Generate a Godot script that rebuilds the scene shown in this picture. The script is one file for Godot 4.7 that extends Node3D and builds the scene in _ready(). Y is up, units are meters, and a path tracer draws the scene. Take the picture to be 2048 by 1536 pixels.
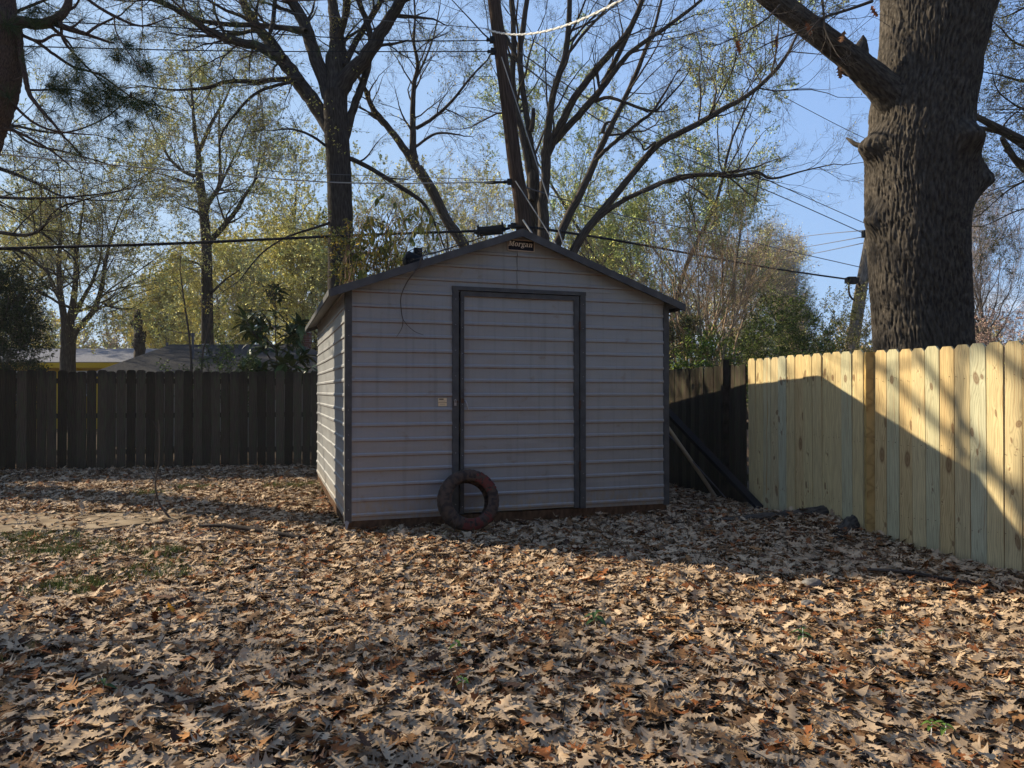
extends Node3D

# ------------------------------------------------------------------ helpers
const EYE := Vector3(0, 1.44, 0)
const PITCH := 0.0098
const FOCAL := 1450.0
var R := RandomNumberGenerator.new()
var names := {}
var M := {}
var fog_noise := FastNoiseLite.new()

class Geo:
	var v := PackedVector3Array()
	var n := PackedVector3Array()
	var uv := PackedVector2Array()
	var c := PackedColorArray()
	var idx := PackedInt32Array()
	var tone := Color(1, 1, 1)

	func put(p: Vector3, nn: Vector3, t: Vector2) -> int:
		v.append(p); n.append(nn); uv.append(t); c.append(tone)
		return v.size() - 1

	# corners clockwise as seen from the front
	func quad(a: Vector3, b: Vector3, cc: Vector3, d: Vector3, ta := Vector2(0, 0), tb := Vector2(0, 1), tc := Vector2(1, 1), td := Vector2(1, 0)) -> void:
		var nn := (cc - a).cross(b - a)
		if nn.length_squared() < 1e-14:
			nn = (d - a).cross(cc - a)
		nn = nn.normalized()
		var i := put(a, nn, ta); put(b, nn, tb); put(cc, nn, tc); put(d, nn, td)
		idx.append_array(PackedInt32Array([i, i + 1, i + 2, i, i + 2, i + 3]))

	func tri(a: Vector3, b: Vector3, cc: Vector3, ta := Vector2(0, 0), tb := Vector2(0, 1), tc := Vector2(1, 1)) -> void:
		var nn := (cc - a).cross(b - a).normalized()
		var i := put(a, nn, ta); put(b, nn, tb); put(cc, nn, tc)
		idx.append_array(PackedInt32Array([i, i + 1, i + 2]))

	func tube(p: PackedVector3Array, r: PackedFloat32Array, sides: int, capped := false) -> void:
		var cnt := p.size()
		var t0 := (p[1] - p[0]).normalized()
		var side := t0.cross(Vector3.RIGHT if absf(t0.x) < 0.8 else Vector3.BACK).normalized()
		var base := v.size()
		var run := 0.0
		for i in cnt:
			var t := (p[mini(i + 1, cnt - 1)] - p[maxi(i - 1, 0)]).normalized()
			side = (side - t * side.dot(t)).normalized()
			var b := t.cross(side)
			if i > 0:
				run += p[i].distance_to(p[i - 1])
			for k in sides + 1:
				var a := TAU * k / sides
				var d := side * cos(a) + b * sin(a)
				put(p[i] + d * r[i], d, Vector2(float(k) / sides * TAU * r[0], run))
		for i in cnt - 1:
			for k in sides:
				var a := base + i * (sides + 1) + k
				var cc := a + sides + 1
				idx.append_array(PackedInt32Array([a, cc, a + 1, a + 1, cc, cc + 1]))
		if capped:
			for e in 2:
				var i := 0 if e == 0 else cnt - 1
				var t := (p[0] - p[1]).normalized() if e == 0 else (p[cnt - 1] - p[cnt - 2]).normalized()
				var m := put(p[i], t, Vector2(0, 0))
				var ring := v.size()
				for k in sides + 1:
					put(v[base + i * (sides + 1) + k], t, Vector2(cos(TAU * k / sides), sin(TAU * k / sides)) * r[i])
				for k in sides:
					if e == 0:
						idx.append_array(PackedInt32Array([m, ring + k, ring + k + 1]))
					else:
						idx.append_array(PackedInt32Array([m, ring + k + 1, ring + k]))

	# outline in the xy plane, counter-clockwise as seen from +z, thick along z
	func prism(o: PackedVector2Array, z0: float, z1: float, us := 1.0, vs := 1.0, u0 := 0.0, v0 := 0.0) -> void:
		var t := Geometry2D.triangulate_polygon(o)
		for k in range(0, t.size(), 3):
			var a := o[t[k]]; var b := o[t[k + 1]]; var d := o[t[k + 2]]
			if (b - a).cross(d - a) > 0.0:
				var s := b; b = d; d = s
			tri(Vector3(a.x, a.y, z1), Vector3(b.x, b.y, z1), Vector3(d.x, d.y, z1), uvof(a, us, vs, u0, v0), uvof(b, us, vs, u0, v0), uvof(d, us, vs, u0, v0))
			tri(Vector3(a.x, a.y, z0), Vector3(d.x, d.y, z0), Vector3(b.x, b.y, z0), uvof(a, us, vs, u0, v0), uvof(d, us, vs, u0, v0), uvof(b, us, vs, u0, v0))
		for k in o.size():
			var a := o[k]; var b := o[(k + 1) % o.size()]
			quad(Vector3(b.x, b.y, z0), Vector3(a.x, a.y, z0), Vector3(a.x, a.y, z1), Vector3(b.x, b.y, z1), uvof(b, us, vs, u0 + 0.06, v0), uvof(a, us, vs, u0 + 0.06, v0), uvof(a, us, vs, u0, v0), uvof(b, us, vs, u0, v0))

	func uvof(a: Vector2, us: float, vs: float, u0: float, v0: float) -> Vector2:
		return Vector2((a.x + u0) * us, 1.0 - (a.y + v0) * vs)

	func box(lo: Vector3, hi: Vector3, us := 1.0) -> void:
		var a := Vector3(lo.x, lo.y, hi.z); var b := Vector3(lo.x, hi.y, hi.z); var d := Vector3(hi.x, hi.y, hi.z); var e := Vector3(hi.x, lo.y, hi.z)
		var f := Vector3(lo.x, lo.y, lo.z); var g := Vector3(lo.x, hi.y, lo.z); var h := Vector3(hi.x, hi.y, lo.z); var i := Vector3(hi.x, lo.y, lo.z)
		var w := (hi.x - lo.x) * us; var t := (hi.y - lo.y) * us; var dd := (hi.z - lo.z) * us
		face(a, b, d, e, w, t); face(i, h, g, f, w, t); face(f, g, b, a, dd, t); face(e, d, h, i, dd, t); face(b, g, h, d, w, dd); face(f, a, e, i, w, dd)

	func face(a: Vector3, b: Vector3, d: Vector3, e: Vector3, w: float, t: float) -> void:
		quad(a, b, d, e, Vector2(0, t), Vector2(0, 0), Vector2(w, 0), Vector2(w, t))

	func arrays() -> Array:
		var a := []
		a.resize(Mesh.ARRAY_MAX)
		a[Mesh.ARRAY_VERTEX] = v; a[Mesh.ARRAY_NORMAL] = n; a[Mesh.ARRAY_TEX_UV] = uv; a[Mesh.ARRAY_COLOR] = c; a[Mesh.ARRAY_INDEX] = idx
		return a

	func mesh(m: Material) -> ArrayMesh:
		var am := ArrayMesh.new()
		if idx.size():
			am.add_surface_from_arrays(Mesh.PRIMITIVE_TRIANGLES, arrays())
			am.surface_set_material(0, m)
		return am


func rr(a: float, b: float) -> float:
	return R.randf_range(a, b)

func rv() -> Vector3:
	return Vector3(R.randfn(), R.randfn(), R.randfn()) * 0.58

func numbered(called: String) -> String:
	var k: int = names.get(called, -1) + 1
	names[called] = k
	return called if k == 0 else "%s_%03d" % [called, k]

const GROUPS := {"wire": "overhead wires and guy wires", "weed": "small green weeds in the leaves", "bush": "bushes beyond the fences", "house": "houses around the yard", "sapling": "thin saplings behind the fence", "seedling": "bare seedlings in the yard", "utility pole": "leaning utility poles", "stick": "fallen sticks", "stone": "grey stones in the leaves", "tree": "trees around the yard", "fence": "wooden fences around the yard"}

func tag(o: Node, label: String, category: String, group := "", kind := "") -> Node:
	if label: o.set_meta("label", label)
	if category: o.set_meta("category", category)
	if group == "": group = GROUPS.get(category, "")
	if group: o.set_meta("group", group)
	if kind: o.set_meta("kind", kind)
	return o

func thing(called: String, label: String, category: String, at_pos := Vector3.ZERO, turn := 0.0, group := "") -> Node3D:
	var o := Node3D.new()
	o.name = numbered(called)
	add_child(o, true)
	o.position = at_pos
	o.rotation.y = turn
	tag(o, label, category, group)
	return o

func part(called: String, mesh: Mesh, parent: Node, pos := Vector3.ZERO, m: Material = null) -> MeshInstance3D:
	var o := MeshInstance3D.new()
	o.name = numbered(called) if parent == self else called
	o.mesh = mesh
	o.position = pos
	if m: o.material_override = m
	parent.add_child(o, true)
	return o

func boxpart(called: String, lo: Vector3, hi: Vector3, m: Material, parent: Node, us := 1.0) -> MeshInstance3D:
	var c := (lo + hi) / 2
	var g := Geo.new()
	g.box(lo - c, hi - c, us)
	return part(called, g.mesh(m), parent, c)

func scatter(called: String, mesh: Mesh, xf: Array, cols: Array, parent: Node) -> MultiMeshInstance3D:
	var mm := MultiMesh.new()
	mm.transform_format = MultiMesh.TRANSFORM_3D
	mm.use_colors = cols.size() > 0
	mm.mesh = mesh
	mm.instance_count = xf.size()
	for i in xf.size():
		mm.set_instance_transform(i, xf[i])
		if cols.size(): mm.set_instance_color(i, cols[i])
	var o := MultiMeshInstance3D.new()
	o.name = numbered(called) if parent == self else called
	o.multimesh = mm
	o.set_meta("kind", "stuff")
	parent.add_child(o, true)
	return o

# the point that shows at (u, v) of the 2048 x 1536 photograph, d metres ahead
func at(u: float, v: float, d: float) -> Vector3:
	var yc := (768.0 - v) / FOCAL * d
	return Vector3((u - 1024.0) / FOCAL * d, EYE.y + yc * cos(PITCH) + d * sin(PITCH), yc * sin(PITCH) - d * cos(PITCH))

func lin(r: float, g: float, b: float) -> Color:
	return Color(r, g, b).linear_to_srgb()

func mat(c: Color, rough := 0.9, tex: Texture2D = null, spec := 0.15) -> StandardMaterial3D:
	var m := StandardMaterial3D.new()
	m.albedo_color = c
	m.roughness = rough
	m.metallic_specular = spec
	if tex: m.albedo_texture = tex
	return m

func noise(f: float, s: int, oct := 3) -> FastNoiseLite:
	var n := FastNoiseLite.new()
	n.noise_type = FastNoiseLite.TYPE_SIMPLEX_SMOOTH
	n.frequency = f
	n.seed = s
	n.fractal_octaves = oct
	return n

func ntex(w: int, h: int, f: float, s: int, stops: Array, oct := 4) -> NoiseTexture2D:
	var t := NoiseTexture2D.new()
	t.width = w; t.height = h; t.seamless = true
	t.noise = noise(f, s, oct)
	var g := Gradient.new()
	var offs := PackedFloat32Array(); var cols := PackedColorArray()
	for st in stops:
		offs.append(st[0]); cols.append(st[1])
	g.offsets = offs; g.colors = cols
	t.color_ramp = g
	return t

func image(w: int, h: int, f: Callable) -> ImageTexture:
	var b := PackedByteArray()
	b.resize(w * h * 3)
	var i := 0
	for y in h:
		for x in w:
			var c: Color = f.call(float(x) / w, float(y) / h)
			b[i] = int(clampf(c.r, 0, 1) * 255.0); b[i + 1] = int(clampf(c.g, 0, 1) * 255.0); b[i + 2] = int(clampf(c.b, 0, 1) * 255.0)
			i += 3
	return ImageTexture.create_from_image(Image.create_from_data(w, h, false, Image.FORMAT_RGB8, b))

# smooth line through points, Catmull-Rom; each row is [Vector3, radius]
func curve(rows: Array, steps: int) -> Array:
	var p := PackedVector3Array(); var r := PackedFloat32Array()
	var n := rows.size()
	for i in n - 1:
		var a: Vector3 = rows[maxi(i - 1, 0)][0]; var b: Vector3 = rows[i][0]; var c: Vector3 = rows[i + 1][0]; var d: Vector3 = rows[mini(i + 2, n - 1)][0]
		for s in steps:
			var t := float(s) / steps
			p.append(b.cubic_interpolate(c, a, d, t))
			r.append(lerpf(rows[i][1], rows[i + 1][1], t))
	p.append(rows[n - 1][0]); r.append(rows[n - 1][1])
	return [p, r]

func rod(called: String, rows: Array, sides: int, m: Material, parent: Node, steps := 4, capped := true) -> MeshInstance3D:
	var g := Geo.new()
	var o: Vector3 = rows[0][0] if parent == self else Vector3.ZERO
	var rel := []
	for row in rows: rel.append([row[0] - o, row[1]])
	var c := curve(rel, steps)
	g.tube(c[0], c[1], sides, capped)
	return part(called, g.mesh(m), parent, o)

var gnoise := FastNoiseLite.new()
func ground_h(x: float, z: float) -> float:
	var h := gnoise.get_noise_2d(x, z) * 0.045
	# the soil is heaved up over the oak's roots by the fence
	var d := Vector2(x - 3.2, (z + 7.55) * 0.8).length()
	h += 0.12 * exp(-d * d / 0.28)
	if z < -12.0: h += 0.02
	return h

# ------------------------------------------------------------------ trees
func turn_to(d: Vector3, roll: float, s: float) -> Basis:
	var q := Quaternion(Vector3.UP, d.normalized()) if d.normalized().dot(Vector3.UP) > -0.999 else Quaternion(Vector3.RIGHT, PI)
	return Basis(q) * Basis(Vector3.UP, roll).scaled(Vector3.ONE * s)

# a twig one metre long with side twigs and, when leaves > 0, leaves
func spray(s: int, arms: int, leaves: int, ll: float, lw: float, tones: Array, twig_m: Material, leaf_m: Material, thick := 0.0045, droop := 0.0, spread := 0.85) -> ArrayMesh:
	var keep := R.state
	R.seed = s
	var g := Geo.new()
	var lines := []
	var main := PackedVector3Array(); var q := Vector3.ZERO; var d := Vector3.UP
	for i in 6:
		main.append(q)
		d = (d + rv() * 0.22 + Vector3.DOWN * droop * 0.15).normalized()
		q += d * 0.2
	g.tube(main, PackedFloat32Array([thick, thick * 0.85, thick * 0.7, thick * 0.55, thick * 0.4, thick * 0.25]), 3)
	lines.append(main)
	for k in arms:
		var t := rr(0.1, 4.6)
		var i := int(t)
		var p := main[i].lerp(main[i + 1], t - i)
		var dir := ((main[i + 1] - main[i]).normalized() * 0.9 + rv() * spread).normalized()
		var L := rr(0.25, 0.55) * (1.15 - t * 0.14)
		var sub := PackedVector3Array([p])
		for j in 3:
			dir = (dir + rv() * 0.25 + Vector3.DOWN * droop * 0.2).normalized()
			p += dir * L / 3.0
			sub.append(p)
		g.tube(sub, PackedFloat32Array([thick * 0.6, thick * 0.48, thick * 0.36, thick * 0.2]), 3)
		lines.append(sub)
		for j in 2:
			var a := sub[1 + j]
			var e := a + ((sub[j + 1] - sub[j]).normalized() * 0.8 + rv() * 0.8).normalized() * L * rr(0.3, 0.6)
			var two := PackedVector3Array([a, a.lerp(e, 0.5) + rv() * 0.02, e])
			g.tube(two, PackedFloat32Array([thick * 0.38, thick * 0.3, thick * 0.18]), 3)
			lines.append(two)
	var am := g.mesh(twig_m)
	if leaves > 0:
		var lf := Geo.new()
		for k in leaves:
			var line: PackedVector3Array = lines[R.randi() % lines.size()]
			var t := rr(0.2, 0.999) * (line.size() - 1)
			var i := int(t)
			var p := line[i].lerp(line[i + 1], t - i)
			var dir := (rv() + Vector3.DOWN * (0.35 + droop) + (line[i + 1] - line[i]).normalized() * 0.5).normalized()
			var w := dir.cross(rv()).normalized()
			var L := ll * rr(0.7, 1.3)
			var W := lw * rr(0.7, 1.2)
			var fold := dir.cross(w) * W * 0.25
			lf.tone = tones[R.randi() % tones.size()] * rr(0.8, 1.15)
			var tip := p + dir * L
			var mid := p + dir * L * 0.45
			lf.quad(p, mid + w * W * 0.5 + fold, tip, mid - w * W * 0.5 + fold)
		am.add_surface_from_arrays(Mesh.PRIMITIVE_TRIANGLES, lf.arrays())
		am.surface_set_material(1, leaf_m)
	R.state = keep
	return am

func grow(g: Geo, p: Vector3, d: Vector3, L: float, r: float, lvl: int, o: Dictionary, tips: Array) -> void:
	var pts := PackedVector3Array([p]); var rad := PackedFloat32Array([r])
	var q := p; var dd := d
	var n := 5 if lvl < 3 else 4
	var taper: float = o.get("taper", 0.45)
	for i in n:
		dd = (dd + rv() * float(o.get("wander", 0.22)) + Vector3.UP * float(o.get("up", 0.06))).normalized()
		q += dd * L / n
		pts.append(q)
		rad.append(lerpf(r, r * taper, float(i + 1) / n))
	g.tube(pts, rad, [8, 6, 5, 4, 3, 3][mini(lvl, 5)])
	if lvl >= int(o.get("levels", 3)):
		tips.append([q, dd]); tips.append([pts[2], (dd + rv() * 0.8).normalized()])
		return
	for j in int(o.get("kids", 3)):
		var t := rr(float(o.get("from", 0.25)), 0.97) * n
		var i := mini(int(t), n - 1)
		var pos := pts[i].lerp(pts[i + 1], t - i)
		var here := (pts[i + 1] - pts[i]).normalized()
		var cd := here.rotated(here.cross(rv()).normalized(), rr(float(o.get("a0", 0.45)), float(o.get("a1", 1.0))))
		grow(g, pos, cd, L * rr(0.5, 0.75), maxf(rad[i] * rr(0.45, 0.65), 0.003), lvl + 1, o, tips)
	grow(g, q, dd, L * 0.7, rad[n], lvl + 1, o, tips)

# the twigs (and leaves) that a tree carries at its branch ends
func crown(parent: Node, tips: Array, meshes: Array, s0: float, s1: float, tints: Array, each := 1, called := "crown") -> void:
	var lists := []; var cols := []
	for m in meshes:
		lists.append([]); cols.append([])
	for t in tips:
		for k in each:
			var w := R.randi() % meshes.size()
			var d: Vector3 = (t[1] + rv() * 0.55).normalized()
			lists[w].append(Transform3D(turn_to(d, rr(0, TAU), rr(s0, s1)), t[0]))
			cols[w].append(tints[R.randi() % tints.size()] * rr(0.85, 1.15))
	for w in meshes.size():
		if lists[w].size(): scatter(called, meshes[w], lists[w], cols[w], parent)

# rows of [u, v, width in photograph pixels] at depths d0..d1 -> rows for curve()
func trace(a: Array, d0: float, d1: float) -> Array:
	var out := []
	var n := a.size() / 3
	for i in n:
		var d := lerpf(d0, d1, float(i) / maxf(n - 1, 1))
		out.append([at(a[i * 3], a[i * 3 + 1], d), a[i * 3 + 2] * d / FOCAL / 2.0])
	return out

# a limb along a traced line, with side branches that grow from it
func limb(g: Geo, rows: Array, sides: int, o: Dictionary, tips: Array, kids: int, from := 0.35, lvl := 2, len_k := 0.35) -> void:
	var c := curve(rows, 5)
	var p: PackedVector3Array = c[0]; var r: PackedFloat32Array = c[1]
	for i in range(1, p.size() - 1):
		p[i] += rv() * r[i] * 0.12
	g.tube(p, r, sides, false)
	var total := 0.0
	for i in p.size() - 1: total += p[i].distance_to(p[i + 1])
	for k in kids:
		var t := rr(from, 1.0) * (p.size() - 1)
		var i := mini(int(t), p.size() - 2)
		var here := (p[i + 1] - p[i]).normalized()
		var cd := here.rotated(here.cross(rv()).normalized(), rr(0.5, 1.15))
		var rad := clampf(r[i] * rr(0.25, 0.5), 0.005, 0.06)
		grow(g, p[i], cd, clampf(total * len_k, 0.5, 2.4) * rr(0.6, 1.1), rad, lvl, o, tips)
	var e := (p[p.size() - 1] - p[p.size() - 2]).normalized()
	grow(g, p[p.size() - 1], e, clampf(total * len_k, 0.5, 2.4), r[r.size() - 1], lvl, o, tips)

# a whole tree that stands at (u, depth), h metres tall with a crown w wide starting at height cb
func far_tree(called: String, label: String, u: float, d: float, h: float, cw: float, cb: float, rad: float, sprays: Array, tints: Array, o := {}, bark: Material = null, stems := 1, s0 := 0.9, s1 := 1.6, each := 1, group := "") -> Node3D:
	var base := at(u, 0, d); base.y = ground_h(base.x, base.z) - 0.05
	var t := thing(called, label, "tree", base, 0.0, group)
	var g := Geo.new(); var tips := []
	for s in stems:
		var lean := rv() * (0.05 if stems == 1 else 0.28); lean.y = 0
		var foot := Vector3.ZERO if stems == 1 else Vector3(rr(-0.3, 0.3), 0, rr(-0.3, 0.3))
		var rows := []
		var k := 7
		for i in k:
			var f := float(i) / (k - 1)
			rows.append([foot + Vector3(0, h * 0.86 * f, 0) + lean * h * f * (0.5 + f * 0.5) + rv() * 0.05 * h * f * 0.35, rad * (1.25 if i == 0 else 1.0) * pow(1.0 - f * 0.92, 0.8) / (1.0 if stems == 1 else 1.6)])
		var c := curve(rows, 3)
		g.tube(c[0], c[1], 8)
		var p: PackedVector3Array = c[0]; var r: PackedFloat32Array = c[1]
		var limbs := int(o.get("limbs", 9))
		for j in limbs:
			var f := lerpf(cb / (h * 0.86), 0.97, (j + rr(0, 0.8)) / limbs)
			var ti := f * (p.size() - 1); var i := mini(int(ti), p.size() - 2)
			var pos := p[i].lerp(p[i + 1], ti - i)
			var az := j * 2.4 + rr(-0.5, 0.5)
			var elev := lerpf(float(o.get("e0", 0.35)), float(o.get("e1", 1.1)), f)
			var dir := Vector3(cos(az) * cos(elev), sin(elev), sin(az) * cos(elev))
			var shape := sin(clampf((f * 0.86 * h - cb) / (h - cb), 0.0, 1.0) * 2.3 + 0.6)
			grow(g, pos, dir, cw * 0.26 * maxf(shape, 0.35) * rr(0.8, 1.2), r[i] * rr(0.4, 0.6), 1, o, tips)
		grow(g, p[p.size() - 1], Vector3.UP, cw * 0.2, r[r.size() - 1], 2, o, tips)
	part("trunk", g.mesh(bark if bark else M.bark), t)
	crown(t, tips, sprays, s0, s1, tints, each)
	return t

# ------------------------------------------------------------------ scene
func _ready() -> void:
	# camera
	var cam := Camera3D.new()
	cam.name = "camera"
	cam.position = EYE
	cam.rotation.x = PITCH
	cam.fov = rad_to_deg(2.0 * atan(768.0 / FOCAL))
	cam.near = 0.05
	cam.far = 900.0
	add_child(cam)
	cam.current = true
	# sky, exposure
	var sun_az := deg_to_rad(SUN_AZ)
	var sun_el := deg_to_rad(SUN_EL)
	var travel := Vector3(cos(sun_az) * cos(sun_el), -sin(sun_el), sin(sun_az) * cos(sun_el))
	var we := WorldEnvironment.new()
	we.name = "world_environment"
	var env := Environment.new()
	env.background_mode = Environment.BG_SKY
	env.tonemap_mode = Environment.TONE_MAPPER_LINEAR
	env.tonemap_exposure = EXPOSURE
	env.fog_enabled = true
	env.fog_density = 0.0006
	env.fog_light_color = Color(0.97, 0.96, 0.93)
	env.sdfgi_enabled = true
	env.ssao_enabled = true
	env.ssil_enabled = true
	var pano := PanoramaSkyMaterial.new()
	pano.panorama = make_sky(-travel)
	var sky := Sky.new()
	sky.sky_material = pano
	env.sky = sky
	we.environment = env
	add_child(we)
	# sun
	var sun := DirectionalLight3D.new()
	sun.name = "sun"
	add_child(sun)
	sun.look_at_from_position(Vector3.ZERO, travel)
	sun.light_energy = SUN_E
	sun.light_color = Color(1.0, 0.945, 0.84)
	sun.light_angular_distance = 0.53
	sun.shadow_enabled = true

	R.seed = 20241
	gnoise = noise(0.35, 7, 3)
	make_materials()
	M.leaf_tones = [tone_mat(Color(0.4,0.31,0.22)), tone_mat(Color(0.3,0.22,0.15)), tone_mat(Color(0.2,0.1,0.05)), tone_mat(Color(0.25,0.08,0.03)), tone_mat(Color(0.2,0.09,0.04)), tone_mat(Color(0.3,0.13,0.05))]
	build_ground()
	build_houses()
	build_shed()
	build_left_fence()
	build_right_fences()
	build_oak()
	build_poles_and_wires()
	build_yard_trees()
	build_far_trees()
	build_shrubs()
	build_leaning_things()
	build_litter()
	build_behind()
	build_small_things()

const SUN_AZ := 26.0
const SUN_EL := 30.5
const SUN_E := 1.6
const EXPOSURE := 2.1

func make_sky(to_sun: Vector3) -> ImageTexture:
	var w := 768; var h := 384
	var im := Image.create_empty(w, h, false, Image.FORMAT_RGBF)
	var cn := noise(1.0, 5, 4)
	for y in h:
		var el := PI / 2 - PI * (y + 0.5) / h
		for x in w:
			var az := TAU * (x + 0.5) / w
			var d := Vector3(sin(az) * cos(el), sin(el), -cos(az) * cos(el))
			var up := maxf(d.y, 0.0)
			var near := maxf(d.dot(to_sun), 0.0)
			var k := exp(-up * 2.8)
			var c := Vector3(0.15, 0.33, 0.84).lerp(Vector3(0.37, 0.62, 0.97), k)
			# air is paler on the sun's side and close to the horizon
			var side := pow(0.5 + 0.5 * d.dot(to_sun), 2.5)
			c = c.lerp(Vector3(0.66, 0.85, 1.0), clampf(side * exp(-up * 0.9) * 0.95 + exp(-up * 18.0) * 0.25, 0.0, 1.0))
			c += Vector3(1.0, 0.92, 0.8) * pow(near, 40.0) * 1.2
			# a thin low bank of cloud
			var cl := cn.get_noise_3d(d.x * 4.0, d.y * 16.0, d.z * 4.0)
			var bank := clampf(cl * 2.2 - 0.15, 0.0, 1.0) * exp(-pow((up - 0.10) / 0.07, 2.0))
			c = c.lerp(Vector3(1.0, 0.99, 0.98), bank * 0.8)
			if d.y < 0.0:
				c = c.lerp(Vector3(0.16, 0.13, 0.10), clampf(-d.y * 12.0, 0.0, 1.0))
			c *= 1.0 / EXPOSURE
			im.set_pixel(x, y, Color(c.x, c.y, c.z))
	return ImageTexture.create_from_image(im)

# ------------------------------------------------------------------ materials
func make_materials() -> void:
	M.bark = mat(Color.WHITE, 0.95, ntex(256, 256, 0.03, 3, [[0.0, lin(0.0160, 0.0136, 0.0120)], [0.5, lin(0.0416, 0.0344, 0.0296)], [1.0, lin(0.0800, 0.0696, 0.0600)]]))
	M.bark.uv1_scale = Vector3(2.2, 0.45, 1)
	M.bark_brown = mat(lin(0.34, 0.25, 0.165), 0.95)
	M.pole_grey = mat(Color.WHITE, 0.95, ntex(256, 256, 0.03, 4, [[0.0, lin(0.08, 0.065, 0.05)], [0.5, lin(0.17, 0.14, 0.11)], [1.0, lin(0.27, 0.23, 0.18)]]))
	M.pole_grey.uv1_scale = Vector3(2.2, 0.3, 1)
	M.bark_pale = mat(Color.WHITE, 0.95, ntex(256, 256, 0.03, 4, [[0.0, lin(0.0240, 0.0200, 0.0160)], [0.5, lin(0.0640, 0.0520, 0.0416)], [1.0, lin(0.1200, 0.1000, 0.0800)]]))
	M.bark_pale.uv1_scale = Vector3(2.2, 0.45, 1)
	M.bark_pine = mat(Color.WHITE, 0.95, ntex(256, 256, 0.05, 31, [[0.0, lin(0.0225, 0.0150, 0.0120)], [0.5, lin(0.0750, 0.0488, 0.0375)], [1.0, lin(0.1500, 0.0975, 0.0713)]]))
	M.bark_pine.uv1_scale = Vector3(3.0, 1.2, 1)
	M.twig = mat(lin(0.075, 0.062, 0.052), 0.95)
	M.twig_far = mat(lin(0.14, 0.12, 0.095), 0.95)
	M.twig_brown = mat(lin(0.2400, 0.1600, 0.1040), 0.95)
	M.twig_grey = mat(lin(0.2400, 0.2000, 0.1760), 0.95)
	M.leaf = mat(Color.WHITE, 0.7)
	M.leaf.vertex_color_use_as_albedo = true
	M.leaf.backlight = Color(1.0, 1.0, 1.0)
	M.glossy_leaf = mat(Color.WHITE, 0.48, null, 0.4)
	M.glossy_leaf.vertex_color_use_as_albedo = true
	M.glossy_leaf.backlight = Color(0.45, 0.45, 0.45)
	M.litter = mat(Color.WHITE, 0.75)
	M.litter.vertex_color_use_as_albedo = true
	M.litter.backlight = Color(0.25, 0.25, 0.25)
	M.soil = mat(Color.WHITE, 1.0, ntex(512, 512, 0.02, 11, [[0.0, lin(0.0245, 0.0168, 0.0112)], [0.45, lin(0.0525, 0.0364, 0.0238)], [0.7, lin(0.0840, 0.0595, 0.0385)], [1.0, lin(0.1400, 0.1050, 0.0700)]], 5))
	M.soil.uv1_scale = Vector3(0.5, 0.5, 1)
	M.slab = mat(Color.WHITE, 0.95, ntex(512, 512, 0.012, 12, [[0.0, lin(0.10, 0.072, 0.045)], [0.5, lin(0.20, 0.148, 0.094)], [1.0, lin(0.27, 0.21, 0.14)]], 5))
	M.trim = mat(Color.WHITE, 0.55, ntex(256, 256, 0.02, 13, [[0.0, lin(0.050, 0.051, 0.051)], [0.5, lin(0.070, 0.071, 0.071)], [1.0, lin(0.092, 0.093, 0.092)]], 4))
	M.fascia = mat(Color.WHITE, 0.6, ntex(256, 256, 0.02, 14, [[0.0, lin(0.0580, 0.0580, 0.0580)], [0.5, lin(0.0784, 0.0784, 0.0784)], [1.0, lin(0.1023, 0.1023, 0.1002)]], 4))
	M.roof_metal = mat(Color.WHITE, 0.5, ntex(256, 256, 0.02, 15, [[0.0, lin(0.1364, 0.1364, 0.1364)], [0.6, lin(0.2480, 0.2480, 0.2418)], [1.0, lin(0.3100, 0.3100, 0.2976)]], 4))
	M.dark = mat(lin(0.012, 0.012, 0.013), 0.9)
	M.black = mat(lin(0.014, 0.014, 0.016), 0.55)
	M.steel = mat(lin(0.3150, 0.3150, 0.3240), 0.4)
	M.steel.metallic = 0.8
	M.rust = mat(lin(0.07, 0.04, 0.025), 0.9)
	M.cream = mat(lin(0.3596, 0.3100, 0.2108), 0.6)
	M.wire = mat(lin(0.02, 0.02, 0.022), 0.7)
	M.wire_pale = mat(lin(0.3150, 0.3000, 0.2700), 0.6)
	M.wire_mid = mat(lin(0.12, 0.12, 0.13), 0.6)
	M.rim_wood = mat(Color.WHITE, 0.95, ntex(256, 128, 0.03, 16, [[0.0, lin(0.0350, 0.0196, 0.0112)], [0.5, lin(0.0840, 0.0476, 0.0280)], [1.0, lin(0.1330, 0.0805, 0.0476)]], 4))
	M.pole_wood = mat(Color.WHITE, 0.95, ntex(256, 256, 0.035, 17, [[0.0, lin(0.0240, 0.0144, 0.0106)], [0.5, lin(0.0552, 0.0346, 0.0250)], [1.0, lin(0.1056, 0.0720, 0.0528)]], 4))
	M.pole_wood.uv1_scale = Vector3(2.5, 0.16, 1)
	M.shingle = mat(Color.WHITE, 0.95, ntex(512, 512, 0.05, 18, [[0.0, lin(0.1132, 0.1132, 0.1266)], [0.5, lin(0.1664, 0.1664, 0.1799)], [1.0, lin(0.2399, 0.2366, 0.2465)]], 4), 0.05)
	M.shingle_dark = mat(Color.WHITE, 0.95, ntex(512, 512, 0.05, 19, [[0.0, lin(0.025, 0.025, 0.027)], [0.5, lin(0.045, 0.044, 0.044)], [1.0, lin(0.07, 0.068, 0.066)]], 4), 0.02)
	M.yellow = mat(lin(0.5040, 0.3220, 0.0210), 0.7)
	M.house_wall = mat(lin(0.2450, 0.2100, 0.1750), 0.8)
	M.pane = mat(lin(0.05, 0.06, 0.06), 0.15)
	M.brick = mat(Color.WHITE, 0.95, ntex(128, 128, 0.09, 20, [[0.0, lin(0.1120, 0.0385, 0.0280)], [1.0, lin(0.2100, 0.0910, 0.0630)]], 3))
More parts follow.
